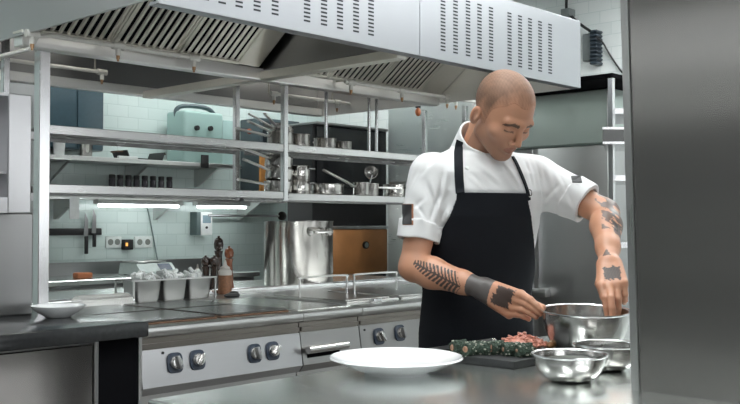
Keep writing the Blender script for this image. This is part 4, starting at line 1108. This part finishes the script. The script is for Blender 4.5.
def head(Q):
    """Q in head axes (left, forward, up)"""
    X = np.abs(Q[:, 0]); S = np.stack([X, Q[:, 1], Q[:, 2]], 1)
    d = ell(S, (0, -.012, .028), (.078, .101, .089))
    d = smin(d, ell(S, (0, .035, -.030), (.062, .064, .078)), .03)
    d = smin(d, rcone(S, v3(.046, .004, -.068), v3(.018, .070, -.096), .021, .017), .022)      # jaw line
    d = smin(d, ell(S, (0, .078, -.101), (.021, .017, .016)), .02)                                # chin
    d = smin(d, ell(S, (.046, .062, -.028), (.020, .020, .016)), .02)                             # cheekbone
    d = smin(d, rcone(S, v3(0, .094, .021), v3(.041, .079, .019), .0105, .0105), .012)            # brow
    d = smax(d, -ell(S, (.031, .107, -.001), (.020, .020, .0135)), .011)                           # eye socket
    d = smin(d, sph(S, (.031, .0775, -.002), .0148), .003)                                         # closed lid
    d = smin(d, rcone(S, v3(.018, .090, -.006), v3(.044, .081, -.007), .0022, .0016), .003)     # lash line
    d = smin(d, rcone(S, v3(0, .095, .012), v3(0, .117, -.031), .0068, .0098), .008)            # nose
    d = smin(d, ell(S, (.0125, .104, -.038), (.0075, .010, .0075)), .007)
    d = smax(d, -ell(S, (.0075, .107, -.0465), (.0035, .006, .0035)), .003)
    d = smin(d, ell(S, (0, .088, -.062), (.026, .014, .018)), .012)                               # muzzle
    d = smin(d, rcone(S, v3(0, .100, -.0585), v3(.020, .090, -.063), .0052, .0028), .005)
    d = smin(d, rcone(S, v3(0, .098, -.0715), v3(.017, .090, -.069), .0062, .003), .005)
    d = smax(d, -rcone(S, v3(0, .1055, -.065), v3(.022, .093, -.0655), .0016, .0010), .003)
    # ear
    c = v3(.079, -.018, -.030)
    E = S-c; th = math.radians(14)
    e1 = E[:, 1]*math.cos(th)+E[:, 2]*math.sin(th); e2 = -E[:, 1]*math.sin(th)+E[:, 2]*math.cos(th)
    th2 = math.radians(24); e0 = E[:, 0]*math.cos(th2)+e1*math.sin(th2); e1b = -E[:, 0]*math.sin(th2)+e1*math.cos(th2)
    T = np.stack([e0, e1b, e2], 1)
    er = ell(T, (0, 0, 0), (.0085, .016, .028))
    er = smax(er, -ell(T, (.009, .002, .004), (.0065, .009, .018)), .005)
    er = smin(er, ell(T, (.003, .012, -.004), (.005, .004, .007)), .004)
    return smin(d, er, .006)
# ---- hands
def hand(W, x, n, mcp_c, fingers, thumb, side):
    """list of capsules (a,b,ra,rb,smooth). x: wrist->knuckles, n: back of the hand, side: unit vector to the index side"""
    caps = []; offs = [.031, .0105, -.0105, -.030]; lens = [(.042, .025, .020), (.046, .029, .021), (.042, .027, .020), (.033, .020, .018)]
    back = [0, .004, 0, -.008]
    for i in range(4):
        K = mcp_c+side*offs[i]+x*back[i]
        caps.append((W+side*offs[i]*.55+x*.012, K-n*.002, .0205, .0132, .014))
        f = fingers[i]; d = x; p = K; ang = 0; rr = [.0110, .0099, .0090, .0077]
        if i == 3: rr = [q*.88 for q in rr]
        dirx = nrm(x+side*f.get('splay', 0))
        for j in range(3):
            ang += math.radians(f['bend'][j])
            d = dirx*math.cos(ang)-n*math.sin(ang)
            q = p+d*lens[i][j]
            caps.append((p, q, rr[j], rr[j+1], .005)); p = q
        caps.append((p-n*.0, p, .0075, .0075, 0))
    for a, b, r1, r2 in thumb: caps.append((a, b, r1, r2, .008))
    return caps
def caps_sdf(P, caps):
    palm = None; out = None
    for a, b, r1, r2, k in caps:
        e = rcone(P, a, b, r1, r2)
        if k == .014: palm = e if palm is None else smin(palm, e, .014)
        else: out = e if out is None else smin(out, e, .0035 if k else .002)
    return smin(palm, out, .007)
# right hand: back to the camera, thumb uppermost, fingers reach down right to the bowl rim
KR = L(516, 303, 2.665)
xr_ = nrm(KR-WR); nr_ = v3(-.10, -.85, .52); nr_ = nrm(nr_-xr_*(nr_@xr_)); sr_ = np.cross(nr_, xr_)
if sr_[2] < 0: sr_ = -sr_
tipR = L(541, 311, 2.60)
thR = [(WR+xr_*.03+sr_*.018-nr_*.012, L(510, 296, 2.64), .0165, .0145), (L(510, 296, 2.64), L(528, 301, 2.61), .0135, .0115), (L(528, 301, 2.61), L(541, 307, 2.585), .0112, .009)]
def hand_pts(W, side, n, knuck, tips, thumb, bulge):
    caps = []
    for i, (K, T) in enumerate(zip(knuck, tips)):
        caps.append((W+side*(.016-.011*i), K-n*.003, .0195, .0128, .014))
        s = .88 if i == 3 else 1.0
        p1 = K+(T-K)*.46+n*bulge[i]; p2 = K+(T-K)*.77+n*bulge[i]*.75
        for a, b, r1, r2 in ((K, p1, .0112, .0103), (p1, p2, .0102, .0092), (p2, T, .0092, .0078)): caps.append((a, b, r1*s, r2*s, .005))
    for a, b, r1, r2 in thumb: caps.append((a, b, r1, r2, .008))
    return caps
capsR = hand_pts(WR, sr_, nr_, [L(521, 294, 2.640), L(519, 301, 2.648), L(515, 308, 2.662), L(509, 314, 2.682)],
                 [L(541.5, 310.5, 2.592), L(540, 314, 2.598), L(536, 317, 2.612), L(529, 319, 2.636)],
                 [(WR+xr_*.03+sr_*.012-nr_*.016, L(512, 297, 2.69), .0165, .0145), (L(512, 297, 2.69), L(529, 302, 2.645), .0135, .0118), (L(529, 302, 2.645), L(543, 307.5, 2.60), .0115, .009)], (.010, .012, .012, .010))
# left hand: hangs over the bowl, back to the camera, fingertips inside the rim
KL = L(613, 285, 2.625)
xl_ = nrm(KL-WL); nl_ = v3(-.15, -.95, .15); nl_ = nrm(nl_-xl_*(nl_@xl_)); sl_ = np.cross(xl_, nl_)
if sl_[0] > 0: sl_ = -sl_
thL = [(WL+xl_*.028+sl_*.016-nl_*.012, L(600, 284, 2.65), .0165, .0142), (L(600, 284, 2.65), L(604, 297, 2.63), .0132, .0112), (L(604, 297, 2.63), L(612, 306, 2.615), .011, .009)]
capsL = hand(WL, xl_, nl_, KL, [dict(bend=(14, 28, 18), splay=-.12), dict(bend=(4, 24, 18), splay=.0), dict(bend=(24, 36, 24), splay=.02), dict(bend=(38, 50, 30), splay=-.02)], thL, sl_)
def forearm(P, E, W, up):
    m1 = E+(W-E)*.28
    d = rcone(P, E, m1, .041, .0455)
    d = smin(d, rcone(P, m1, E+(W-E)*.72, .0455, .034), .02)
    return smin(d, rcone(P, E+(W-E)*.72, W, .034, .0275), .015)
def upperarm(P, S, E, k=1):
    m = S+(E-S)*.5
    return smin(rcone(P, S, m, .052, .050), rcone(P, m, E, .050, .040), .02)
HIPR = v3(PC[0], PC[1], .92)-TL*.070; HIPL = v3(PC[0], PC[1], .92)+TL*.070
FR = v3(PC[0], PC[1], .09)-TL*.13-TF*.03; FL = v3(PC[0], PC[1], .09)+TL*.13+TF*.02
def legs(P, g=0):
    d = None
    for Hh, Ff in ((HIPR, FR), (HIPL, FL)):
        K = (Hh+Ff)*.5+TF*.02
        e = smin(rcone(P, Hh, K, .085+g, .056+g), rcone(P, K, Ff, .056+g, .038+g), .03)
        d = e if d is None else smin(d, e, .01)
    return d
def feet(P, g=0):
    d = None
    for Ff in (FR, FL):
        e = rcone(P, Ff+v3(0, 0, -.045)-TF*.03, v3(Ff[0], Ff[1], .035)+TF*.15, .042+g, .032+g)
        d = e if d is None else np.minimum(d, e)
    return d
def body_core(P):
    d, _, _ = tors(P)
    d = smin(d, rcone(P, SR+v3(.01, .01, 0), NB+v3(0, 0, -.055), .048, .055), .04)
    d = smin(d, rcone(P, SL, NB+v3(0, 0, -.055), .048, .055), .04)
    d = near(P, (NB+NT_)/2, .22, d, lambda q: rcone(q, NB+v3(0, 0, -.03), NT_, .058, .056), .012)
    d = near(P, (SR+ER)/2, .30, d, lambda q: upperarm(q, SR, ER), .03)
    d = near(P, (SL+EL)/2, .30, d, lambda q: upperarm(q, SL, EL), .03)
    return d
def body(P):
    d = body_core(P)
    d = smin(d, legs(P), .03)
    d = near(P, FR, .35, d, feet, .02); d = near(P, FL, .35, d, feet, .02)
    d = near(P, HC, .22, d, lambda q: head((q-HC)@HM.T/HSC)*HSC, .016)
    for E, S, W, K, caps in ((ER, SR, WR, KR, capsR), (EL, SL, WL, KL, capsL)):
        def armf(q, E=E, S=S, W=W, K=K, caps=caps):
            e = forearm(q, E, W, None)
            m = np.linalg.norm(q-K, axis=1) < .17
            if m.any():
                e[m] = smin(e[m], caps_sdf(q[m], caps), .012)
            return e
        m = np.linalg.norm(P-(E+K)/2, axis=1) < .30
        if m.any():
            e = armf(P[m]); q = P[m]
            t = np.clip((q-S)@(E-S)/((E-S)@(E-S)), 0, 1)       # blend only near the elbow
            kk = .02*np.clip((.12-np.linalg.norm(q-E, axis=1))/.05, 0, 1)+.0008
            d[m] = smin(d[m], e, kk)
    return d
# ---- meshing
def mesh_sdf(fn, lo, hi, h, blk=8):
    lo = np.asarray(lo, float); hi = np.asarray(hi, float)
    nb = np.ceil((hi-lo)/(h*blk)).astype(int); n = nb*blk
    ci = np.stack(np.meshgrid(*[np.arange(k) for k in nb], indexing='ij'), -1).reshape(-1, 3)
    cc = lo+(ci*blk+(blk-1)/2)*h
    dc = np.concatenate([fn(cc[i:i+200000]) for i in range(0, len(cc), 200000)])
    arr = np.empty(n, np.float32)
    A = arr.reshape(nb[0], blk, nb[1], blk, nb[2], blk)
    A[:] = (np.sign(dc)*h*3).reshape(nb)[:, None, :, None, :, None]
    keep = np.abs(dc) < h*blk*1.25+.004
    ki = ci[keep]
    off = np.stack(np.meshgrid(*[np.arange(blk)]*3, indexing='ij'), -1).reshape(-1, 3)
    for s in range(0, len(ki), 600):
        k = ki[s:s+600]
        P = lo+((k[:, None, :]*blk+off[None]).reshape(-1, 3))*h
        d = np.clip(fn(P), -3*h, 3*h).astype(np.float32).reshape(-1, blk, blk, blk)
        A[k[:, 0], :, k[:, 1], :, k[:, 2], :] = d
    g = openvdb.FloatGrid(float(3*h)); g.copyFromArray(arr)
    pts, quads = g.convertToQuads(0.0)
    return lo+pts.astype(float)*h, quads[:, ::-1]
def sdf_obj(name, V, Q, mat, parent, colors=None, offset=None):
    me = bpy.data.meshes.new(name)
    me.vertices.add(len(V)); me.vertices.foreach_set('co', V.astype(np.float32).ravel())
    me.loops.add(len(Q)*4); me.loops.foreach_set('vertex_index', Q.astype(np.int32).ravel())
    me.polygons.add(len(Q)); me.polygons.foreach_set('loop_start', np.arange(0, len(Q)*4, 4, dtype=np.int32))
    me.polygons.foreach_set('use_smooth', np.ones(len(Q), bool))
    me.update(calc_edges=True); me.validate()
    if colors is not None:
        at_ = me.color_attributes.new('surface_colour', 'FLOAT_COLOR', 'POINT')
        c4 = np.ones((len(V), 4), np.float32); c4[:, :3] = colors
        at_.data.foreach_set('color', c4.ravel())
    me.materials.append(mat)
    o = bpy.data.objects.new(name, me); COL.objects.link(o); o.parent = parent
    return o
W0 = at(480, 200, D=D0)
chef = thing('person', 'chef with cropped hair in white jacket and black apron, tattooed arms, mixing in a bowl', 'person', (W0.x, W0.y, 0), rz=PHI-PI/2)
# ---- body with skin colours and tattoos
V, Q = mesh_sdf(body, (-.34, -.52, -.02), (.46, .30, 1.80), .0025)
SK = np.array([.50, .25, .155])
Cc = np.tile(SK, (len(V), 1))
def blob(P, s, ph): return np.sin(P[:, 0]*s+ph)*np.sin(P[:, 1]*s*1.3+ph*2)+np.sin(P[:, 2]*s*.9+ph*3)*np.sin((P[:, 0]+P[:, 2])*s*1.7)
Cc *= (1+.025*blob(V, 60, 1.0))[:, None]
HQ = (V-HC)@HM.T/HSC; hx = np.abs(HQ[:, 0]); isH = (np.linalg.norm(HQ, axis=1) < .17)
def paint(mask, c, a=1.0):
    a = (mask.astype(float)*a)[:, None]; Cc[:] = Cc*(1-a)+np.array(c)*a
def soft(x, e): return np.clip(.5+x/e, 0, 1)
# lips, brows, stubble, darker red-brown inner ear
lip = isH & (HQ[:, 1] > .085) & (hx < .021) & (np.abs(HQ[:, 2]+.065) < .0115*(1-(hx/.024)**2))
paint(lip, (.36, .13, .095), .8)
for zc, yc_, rr_ in ((-.026, -.014, .0095), (-.036, -.012, .006)): paint(soft(rr_-np.hypot(HQ[:, 1]-yc_, (HQ[:, 2]-zc)*.6), .004)*isH*(hx > .083), (.26, .10, .065), .7)
bz = .0155+.004*np.clip(hx/.03, 0, 1)-.010*np.clip((hx-.032)/.02, 0, 1)
paint(isH & (HQ[:, 1] > .06) & (hx > .012) & (hx < .051) & (np.abs(HQ[:, 2]-bz) < .0058), (.05, .03, .02), .88)
paint(isH & (HQ[:, 1] > .07) & (hx > .016) & (hx < .045) & (np.abs(HQ[:, 2]+.0065) < .0026), (.05, .03, .02), .8)
st = soft(-.052-HQ[:, 2]+np.clip(hx-.02, 0, .1)*.5, .06)*isH*(HQ[:, 1] > -.02)*(hx < .09)
paint(st, (.19, .105, .072), .6)
# scalp under the cropped hair is slightly darker
# tattoo ink
INK = (.022, .024, .026); INK2 = (.05, .052, .054)
def armco(P, E, W):
    ax = nrm(W-E); Ln = np.linalg.norm(W-E); t = (P-E)@ax
    return t, Ln, ax, P-E-np.outer(t, ax)
t, Ln, ax, pr = armco(V, ER, WR)
onR = (np.linalg.norm(pr, axis=1) < .062) & (t > -.02) & (t < Ln+.04)
upv = nrm(v3(0, 0, 1)-ax*ax[2]); cv = nrm(v3(0, -1, 0)-ax*(-ax[1])); upv = nrm(upv-cv*(upv@cv))
q = pr@upv; fcs = pr@cv
s = (t/Ln-.10)/.68
qs = q-(.016-.03*s)*1.0           # stem slants across the arm
hw = np.where(s < .85, .007+.031*np.clip(s, 0, 1)**.7, .030*np.clip((1.0-s)/.15, 0, 1)+.004)
ph = (t+.75*np.abs(qs))/.0128
leaf = ((ph % 1) < .60) & (np.abs(qs) < hw)
stem = np.abs(qs) < .0028
paint(onR & (s > 0) & (s < 1.0) & (fcs > -.004) & (leaf | stem), INK, .93)
paint(onR & (t/Ln > .83) & (t/Ln < 1.13), INK2, .95)
def handpatch(Wp, K, x, n, side, a0, a1, b0, b1):
    r = V-Wp; Lk = np.linalg.norm(K-Wp); tt = (r@x)/Lk; ss = r@side; nn = r@n
    tt = tt+.05*blob(V, 260, .5); ss = ss+.0022*blob(V, 330, 1.9)
    m = (tt > a0+.8*ss) & (tt < a1+.8*ss) & (ss > b0) & (ss < b1) & (nn > -.004) & (np.linalg.norm(r, axis=1) < .14)
    w = .95+.2*np.sin(V[:, 0]*900)*np.sin(V[:, 2]*700)
    paint(m*np.clip(w, .55, .95), INK)
handpatch(WR, KR, xr_, nr_, sr_, .42, .92, -.031, .015)
handpatch(WL, KL, xl_, nl_, sl_, .46, .90, -.024, .022)
t, Ln, ax, pr = armco(V, EL, WL)
onL = (np.linalg.norm(pr, axis=1) < .062) & (t > -.06) & (t < Ln*1.05)
q2 = pr@nrm(v3(1, 0, 0)-ax*ax[0]); s = t/Ln
b1_ = blob(V, 95, 2.2)+.55*blob(V, 230, .7)
bb_ = blob(V, 75, 1.1); paint(onL & (s > -.30+.10*bb_) & (s < .30+.24*np.clip(q2/.02, -1, 1)+.10*bb_) & (b1_ > -.9) & (q2+.014*blob(V, 90, .3) > -.020), INK2, .85)
paint(onL & (s > .22) & (s < .55) & (b1_ > -.1) & (q2 > -.020) & (q2 < .028), INK, .8)
paint(onL & (s > .90) & (s < 1.02) & (np.abs(q2+.010) < (s-.90)*.10), INK, .85)
skin = NT('tattooed skin'); skin.set(Roughness=.46, Subsurface_Weight=.08, Subsurface_Scale=.02)
skin.b.inputs['Subsurface Radius'].default_value = (1, .35, .2)
vc = skin.n('ShaderNodeVertexColor', layer_name='surface_colour'); tcn = skin.n('ShaderNodeTexCoord')
nn_ = skin.n('ShaderNodeTexNoise', Scale=220.0, Detail=3.0); skin.l(tcn.outputs['Object'], nn_.inputs['Vector'])
bp = skin.n('ShaderNodeBump', Strength=.12, Distance=.002); skin.l(nn_.outputs['Fac'], bp.inputs['Height']); skin.l(bp.outputs[0], skin.b.inputs['Normal'])
skin.l(vc.outputs['Color'], skin.b.inputs['Base Color'])
sdf_obj('body', V, Q, skin.m, chef, Cc)
# ---- cropped hair
def HLN(x, y): return np.clip((y-.035)/.02, 0, 1)*(.020*np.exp(-((x-.036)/.016)**2)-.004)
def hair(P):
    Hq = (P-HC)@HM.T/HSC; d = head(Hq)*HSC
    x = np.abs(Hq[:, 0]); y = Hq[:, 1]; z = Hq[:, 2]
    line = np.interp(y, [-.12, -.09, -.06, -.035, -.012, .006, .020, .030, .045, .065, .080, .12], [-.075, -.075, -.064, -.050, -.010, -.034, -.034, .024, .046, .056, .068, .074])
    line = line+HLN(x, y)
    reg = (line-z)*.6
    ear = ell(np.stack([x, y, z], 1), (.085, -.018, -.030), (.02, .022, .034))
    return smax(smax(d-.0006-.0014*np.clip((z-line)/.03, 0, 1), reg, .0015), -ear, .002)
V, Q = mesh_sdf(hair, HC-.17, HC+.17, .0022)
Hq = (V-HC)@HM.T/HSC; hx = np.abs(Hq[:, 0])
ln = np.interp(Hq[:, 1], [-.12, -.09, -.06, -.035, -.012, .006, .020, .030, .045, .065, .080, .12], [-.075, -.075, -.064, -.050, -.010, -.034, -.034, .024, .046, .056, .068, .074])+HLN(hx, Hq[:, 1])
fd = (np.clip((Hq[:, 2]-ln)/.065, 0, 1)**.8)[:, None]; up = np.clip((Hq[:, 2]-.03)/.07, 0, 1)[:, None]
hc_ = np.array([.150, .080, .050])*(1-up)+np.array([.235, .125, .078])*up
hc_ = (SK*.97)*(1-fd)+hc_*fd
hc_ *= (1+.10*blob(V, 420, .4)+.06*blob(V, 90, 1.4))[:, None]
hm = NT('cropped brown hair'); hm.set(Roughness=.62)
vh = hm.n('ShaderNodeVertexColor', layer_name='surface_colour'); hm.l(vh.outputs['Color'], hm.b.inputs['Base Color'])
th_ = hm.n('ShaderNodeTexCoord'); nh = hm.n('ShaderNodeTexNoise', Scale=700.0); hm.l(th_.outputs['Object'], nh.inputs['Vector'])
bh = hm.n('ShaderNodeBump', Strength=.35, Distance=.002); hm.l(nh.outputs['Fac'], bh.inputs['Height']); hm.l(bh.outputs[0], hm.b.inputs['Normal'])
sdf_obj('hair', V, Q, hm.m, chef, hc_)
# ---- jacket
def wrinkle(P):
    w = .0022*np.sin(P[:, 0]*55+P[:, 2]*38+np.sin(P[:, 2]*23)*2)*np.sin(P[:, 2]*17+P[:, 0]*21+1)
    w += .0030*np.sin((P[:, 0]*.8-P[:, 2]*.9)*70+2*np.sin(P[:, 1]*30))*np.clip(1-np.linalg.norm(P-(SR*.6+CC*.4), axis=1)/.20, 0, 1)
    w += .0042*np.sin((P[:, 0]*.95+P[:, 2]*.55)*62+1.5*np.sin(P[:, 2]*34))*np.clip(1-np.linalg.norm(P-(SL*.6+EL*.4), axis=1)/.20, 0, 1)
    w += .0040*np.sin((P[:, 2]*.75-P[:, 0]*.5)*75+1.2*np.sin(P[:, 0]*40))*np.clip(1-np.linalg.norm(P-(SR*.45+ER*.55), axis=1)/.16, 0, 1)
    w += .0032*np.abs(np.sin((P[:, 2]*.9+P[:, 0]*.35)*48+2.2*np.sin(P[:, 0]*19+1)))*np.clip(1-np.linalg.norm((P-(CC+v3(-.10, -.06, -.10)))*v3(1, 1, .8), axis=1)/.20, 0, 1)*2-.002
    return w
CTR = .70; CTL = .73
def sleeve(P, S, E, tc, r0, r1, k=.02):
    ab = E-S; Ln = np.linalg.norm(ab); ax = ab/Ln; t = (P-S)@ax
    d = rcone(P, S, S+ax*(tc*Ln+.03), r0, r1)
    d = np.maximum(d, t-tc*Ln)
    cf = rcone(P, S, S+ax*(tc*Ln+.03), r0, r1)-.005
    cf = np.maximum(cf, np.maximum(t-(tc*Ln+.004), (tc*Ln-.048)-t))
    inner = rcone(P, S+ax*.1, S+ax*Ln, r1-.008, r1-.007)
    inner = np.maximum(inner, (tc*Ln-.06)-t)
    return np.minimum(d, cf), inner
NAX = nrm(NT_-NB)
def jacket(P):
    d, x, y = tors(P, .014)
    for S in (SR, SL):
        d = smin(d, rcone(P, S, NB+v3(0, 0, -.030), .056, .070), .035)
    d = d+wrinkle(P)
    e, i1 = sleeve(P, SR, ER, CTR, .068, .061)
    e += wrinkle(P)*.8
    d = smin(d, e, .02)
    e, i2 = sleeve(P, SL, EL, CTL, .066, .057)
    low = rcone(P, SL+v3(0, 0, -.05), SL+(EL-SL)*.42+v3(0, 0, -.020), .055, .048)     # slack under the sleeve
    e = smin(e, low, .03)+wrinkle(P)*.8
    d = smin(d, e, .025)
    d = np.maximum(np.maximum(d, -i1), -i2)
    # neck opening and stand collar
    r = P-NB; h = r@NAX; rad = np.linalg.norm(r-np.outer(h, NAX), axis=1)
    fwd = r@TF
    d = smax(d, -np.maximum(rad-.066, -.06-h), .004)
    k = np.clip((fwd+.06)/.13, 0, 1); top = .104-.040*k; low = -.030-.02*k
    c = np.maximum(np.abs(rad-.0735)-.0038, np.maximum(h-top, low-h))
    gap = np.maximum(np.abs((r@TL)+.010)-.004, -fwd)             # the front of the collar parts
    c = np.maximum(c, -np.maximum(gap, -(h+.005)))
    d = smax(d, -(np.sqrt((rad-.0775)**2+(h-(low+.022))**2)-.005), .002)
    d = smin(d, c, .002)
    for a, b, amp, wd in CREASE:
        m = np.linalg.norm(P-(a+b)/2, axis=1) < np.linalg.norm(a-b)/2+.05
        if m.any():
            q = P[m]; ab = b-a; t = np.clip((q-a)@ab/(ab@ab), 0, 1)
            r = np.linalg.norm(q-a-t[:, None]*ab, axis=1)
            side = (q-a)@nrm(np.cross(ab, v3(0, -1, .0)))
            f = np.sin(np.pi*np.clip(t*.9+.08, 0, 1))
            d[m] += amp*f*(np.exp(-(r/wd)**2)*np.clip(side/wd*1.6, -1, 1))
    return np.maximum(d, .84-P[:, 2])
CREASE = []
def march(fn, px, py, d0=2.55):
    a, b = ray(px, py); dr = v3(a, 1, b); n = np.linalg.norm(dr); dr /= n
    t = d0*n
    for _ in range(160):
        p = CAML+dr*t; s = float(fn(p[None])[0])
        if s < .0006: return p
        t += max(s*.6, .0008)
        if t > 3.7: return None
    return p
cr = []
for x1, y1, x2, y2, amp, wd in ((429, 183, 436, 206, .010, .012), (440, 196, 432, 222, .010, .012), (418, 172, 408, 196, .007, .012), (424, 200, 410, 214, .008, .010), (445, 172, 441, 200, .008, .012),
        (450, 205, 438, 236, .009, .012), (447, 150, 430, 168, .006, .012), (557, 174, 575, 214, -.009, .010), (545, 168, 553, 196, .008, .012), (534, 160, 540, 200, -.009, .012), (526, 160, 533, 186, .007, .010),
        (560, 186, 542, 205, .008, .011), (577, 184, 583, 205, .007, .009), (505, 166, 522, 190, .006, .012), (480, 168, 500, 186, .006, .014), (470, 175, 486, 190, -.006, .012), (436, 158, 421, 178, .006, .010), (415, 205, 426, 222, -.008, .009)):
    p, q = march(jacket, x1, y1), march(jacket, x2, y2)
    if p is not None and q is not None: cr.append((p, q, amp, wd))
CREASE = cr
V, Q = mesh_sdf(jacket, (-.34, -.40, .82), (.46, .30, 1.68), .003)
cloth = plain('white cotton twill', (.66, .66, .665), .85, 0, .015, 6, Sheen_Weight=.1)
jk = sdf_obj('chef_jacket', V, Q, cloth, chef)
# ---- apron
AZ = [.40, .80, .95, 1.08, 1.2, 1.32, 1.40, 1.455, 1.50, 1.54]
def apron_surf(P):
    d, x, y = tors(P, .0235, z0=.40, gd=.026)
    return d, x, y
BZT = L(490, 193, 2.87)[2]
def apron(P):
    d, x, y = apron_surf(P)
    z = P[:, 2]
    w = np.interp(z, [.40, 1.0, 1.10, 1.18, 1.25, 1.32, 1.37, 1.40], [.200, .200, .196, .178, .155, .132, .117, .114])
    d = np.maximum(np.abs(d)-.0028, np.maximum(np.abs(x+np.interp(z, [1.0, 1.15, 1.3], [.012, .024, .034]))-w, np.where(z > 1.12, .0-y, -.045-y)))
    return np.maximum(np.maximum(d, z-BZT-.10*(x*.0)), .42-z)
V, Q = mesh_sdf(apron, (-.32, -.34, .40), (.34, .30, 1.45), .003)
black_cloth = plain('black apron cloth', (.008, .0095, .013), .85, 0, .2, 400, .15, Specular_IOR_Level=.2)
ap = sdf_obj('apron', V, Q, black_cloth, chef)
# ---- trousers and shoes
def trousers(P):
    d = np.minimum(legs(P, .008), tors(P, .006, z0=.80, z1=1.02)[0])
    return np.maximum(d, .07-P[:, 2])
V, Q = mesh_sdf(trousers, (-.34, -.2, .06), (.34, .32, 1.06), .005)
sdf_obj('trousers', V, Q, plain('charcoal trousers', (.02, .02, .022), .8), chef)
V, Q = mesh_sdf(lambda P: np.maximum(feet(P, .008), .0015-P[:, 2]), (-.34, -.3, -.01), (.34, .32, .16), .004)
sdf_obj('shoes', V, Q, plain('black shoe leather', (.012, .012, .012), .4), chef)
# ---- straps and patches laid onto the jacket
def march(fn, px, py, d0=2.55):
    a, b = ray(px, py); dr = v3(a, 1, b); n = np.linalg.norm(dr); dr /= n
    t = d0*n
    for _ in range(160):
        p = CAML+dr*t; s = float(fn(p[None])[0])
        if s < .0006: return p
        t += max(s*.6, .0008)
        if t > 3.7: return None
    return p
def grad(fn, p, e=.002):
    P = np.array([p+v3(e, 0, 0), p-v3(e, 0, 0), p+v3(0, e, 0), p-v3(0, e, 0), p+v3(0, 0, e), p-v3(0, 0, e)])
    f = fn(P); return nrm(v3(f[0]-f[1], f[2]-f[3], f[4]-f[5]))
both = lambda P: np.minimum(jacket(P), apron(P))
def ribbon(name, pix, w, th, mat, lift=.003, fn=both):
    pts = [p for p in (march(fn, *q) for q in pix) if p is not None]
    nr = [grad(fn, p, .008) for p in pts]
    pts = [p+n*lift for p, n in zip(pts, nr)]
    sp = smooth_path([Vector(p) for p in pts], 5)
    sn = smooth_path([Vector(n) for n in nr], 5)
    vs = []; fs = []
    for i, p in enumerate(sp):
        t = (sp[min(i+1, len(sp)-1)]-sp[max(i-1, 0)]).normalized()
        n = (sn[i]-t*sn[i].dot(t)).normalized(); s = t.cross(n)
        vs += [p+s*w/2-n*th/2, p+s*w/2+n*th/2, p-s*w/2+n*th/2, p-s*w/2-n*th/2]
    for i in range(len(sp)-1):
        for k in range(4):
            fs.append((i*4+k, i*4+(k+1) % 4, i*4+4+(k+1) % 4, i*4+4+k))
    fs += [(3, 2, 1, 0), tuple(len(vs)-4+k for k in range(4))]
    mb = MB().add(vs, fs)
    return obj(name, mb, mat, ap if name == 'neck_strap' else jk, local=True)
ribbon('neck_strap', [(460.3, 193.5), (460, 189), (459, 178), (458.5, 166), (458.5, 154), (459.3, 147), (460.5, 141)], .027, .003, black_cloth)
ribbon('neck_strap', [(528.5, 200), (527, 192), (524, 183), (520, 173), (515.5, 163), (512, 157)], .011, .004, black_cloth)
p = march(both, 528, 193); n = grad(both, p, .006)
ring = [Vector(p+n*.004+v3(math.cos(a)*.009, 0, math.sin(a)*.011)) for a in np.linspace(0, 2*PI, 17)[:-1]]
obj('strap_ring', MB().tube(ring, .0016, 8, closed=True), M['steel_polish'], ap, local=True)
def patch(name, x0, y0, x1, y1, mat, lift=.0025, n=6, shear=0, parent=None):
    vs = []; fs = []
    for j in range(n+1):
        for i in range(n+1):
            px = x0+(x1-x0)*i/n+shear*j/n; py = y0+(y1-y0)*j/n
            p = march(jacket, px, py)
            if p is None: return None
            vs.append(p)
    nr = [grad(jacket, p, .006) for p in vs]
    top = [p+q*lift for p, q in zip(vs, nr)]; bot = [p-q*.001 for p, q in zip(vs, nr)]
    N = n+1
    allv = [Vector(p) for p in top+bot]
    for j in range(n):
        for i in range(n):
            a = j*N+i; fs.append((a, a+N, a+N+1, a+1)); a += N*N; fs.append((a, a+1, a+N+1, a+N))
    per = [i for i in range(N)]+[j*N+n for j in range(1, N)]+[n*N+i for i in range(n-1, -1, -1)]+[j*N for j in range(n-1, 0, -1)]
    for a, b in zip(per, per[1:]+per[:1]): fs.append((a, b, b+N*N, a+N*N))
    return obj(name, MB().add(allv, fs), mat, jk, local=True)
edge = plain('brown leather edge', (.28, .12, .06), .5)
for args in (('patch_edge', 400, 204, 413.5, 225, edge, .0015), ('sleeve_patch', 400, 204.5, 412, 224.5, M['black'], .003)):
    for dx in (0, 1, 2, 3, 4, 5, 6, 7):
        a = list(args); a[1] += dx
        if patch(*a): break
patch('sleeve_patch', 571, 176.5, 580.5, 182.5, M['black'], .003, shear=1.5) 
p = march(jacket, 467, 168)
if p is not None:
    n = grad(jacket, p, .006); obj('button', MB().cyl(Vector(p), Vector(p+n*.004), .0055, 16), M['white'], jk, local=True)
# ================================================================== world and view
w = bpy.data.worlds.new('kitchen air'); SC.world = w; w.use_nodes = True
w.node_tree.nodes['Background'].inputs[0].default_value = (.6, .65, .65, 1); w.node_tree.nodes['Background'].inputs[1].default_value = .2
SC.view_settings.view_transform = 'Standard'; SC.view_settings.look = 'None'
SC.view_settings.gamma = 1.0; SC.view_settings.use_curve_mapping = False
SC.view_settings.exposure = 0.28
SC.cycles.max_bounces = 10; SC.cycles.diffuse_bounces = 4; SC.cycles.glossy_bounces = 6
SC.cycles.sample_clamp_indirect = 6.0
SC.cycles.use_denoising = True
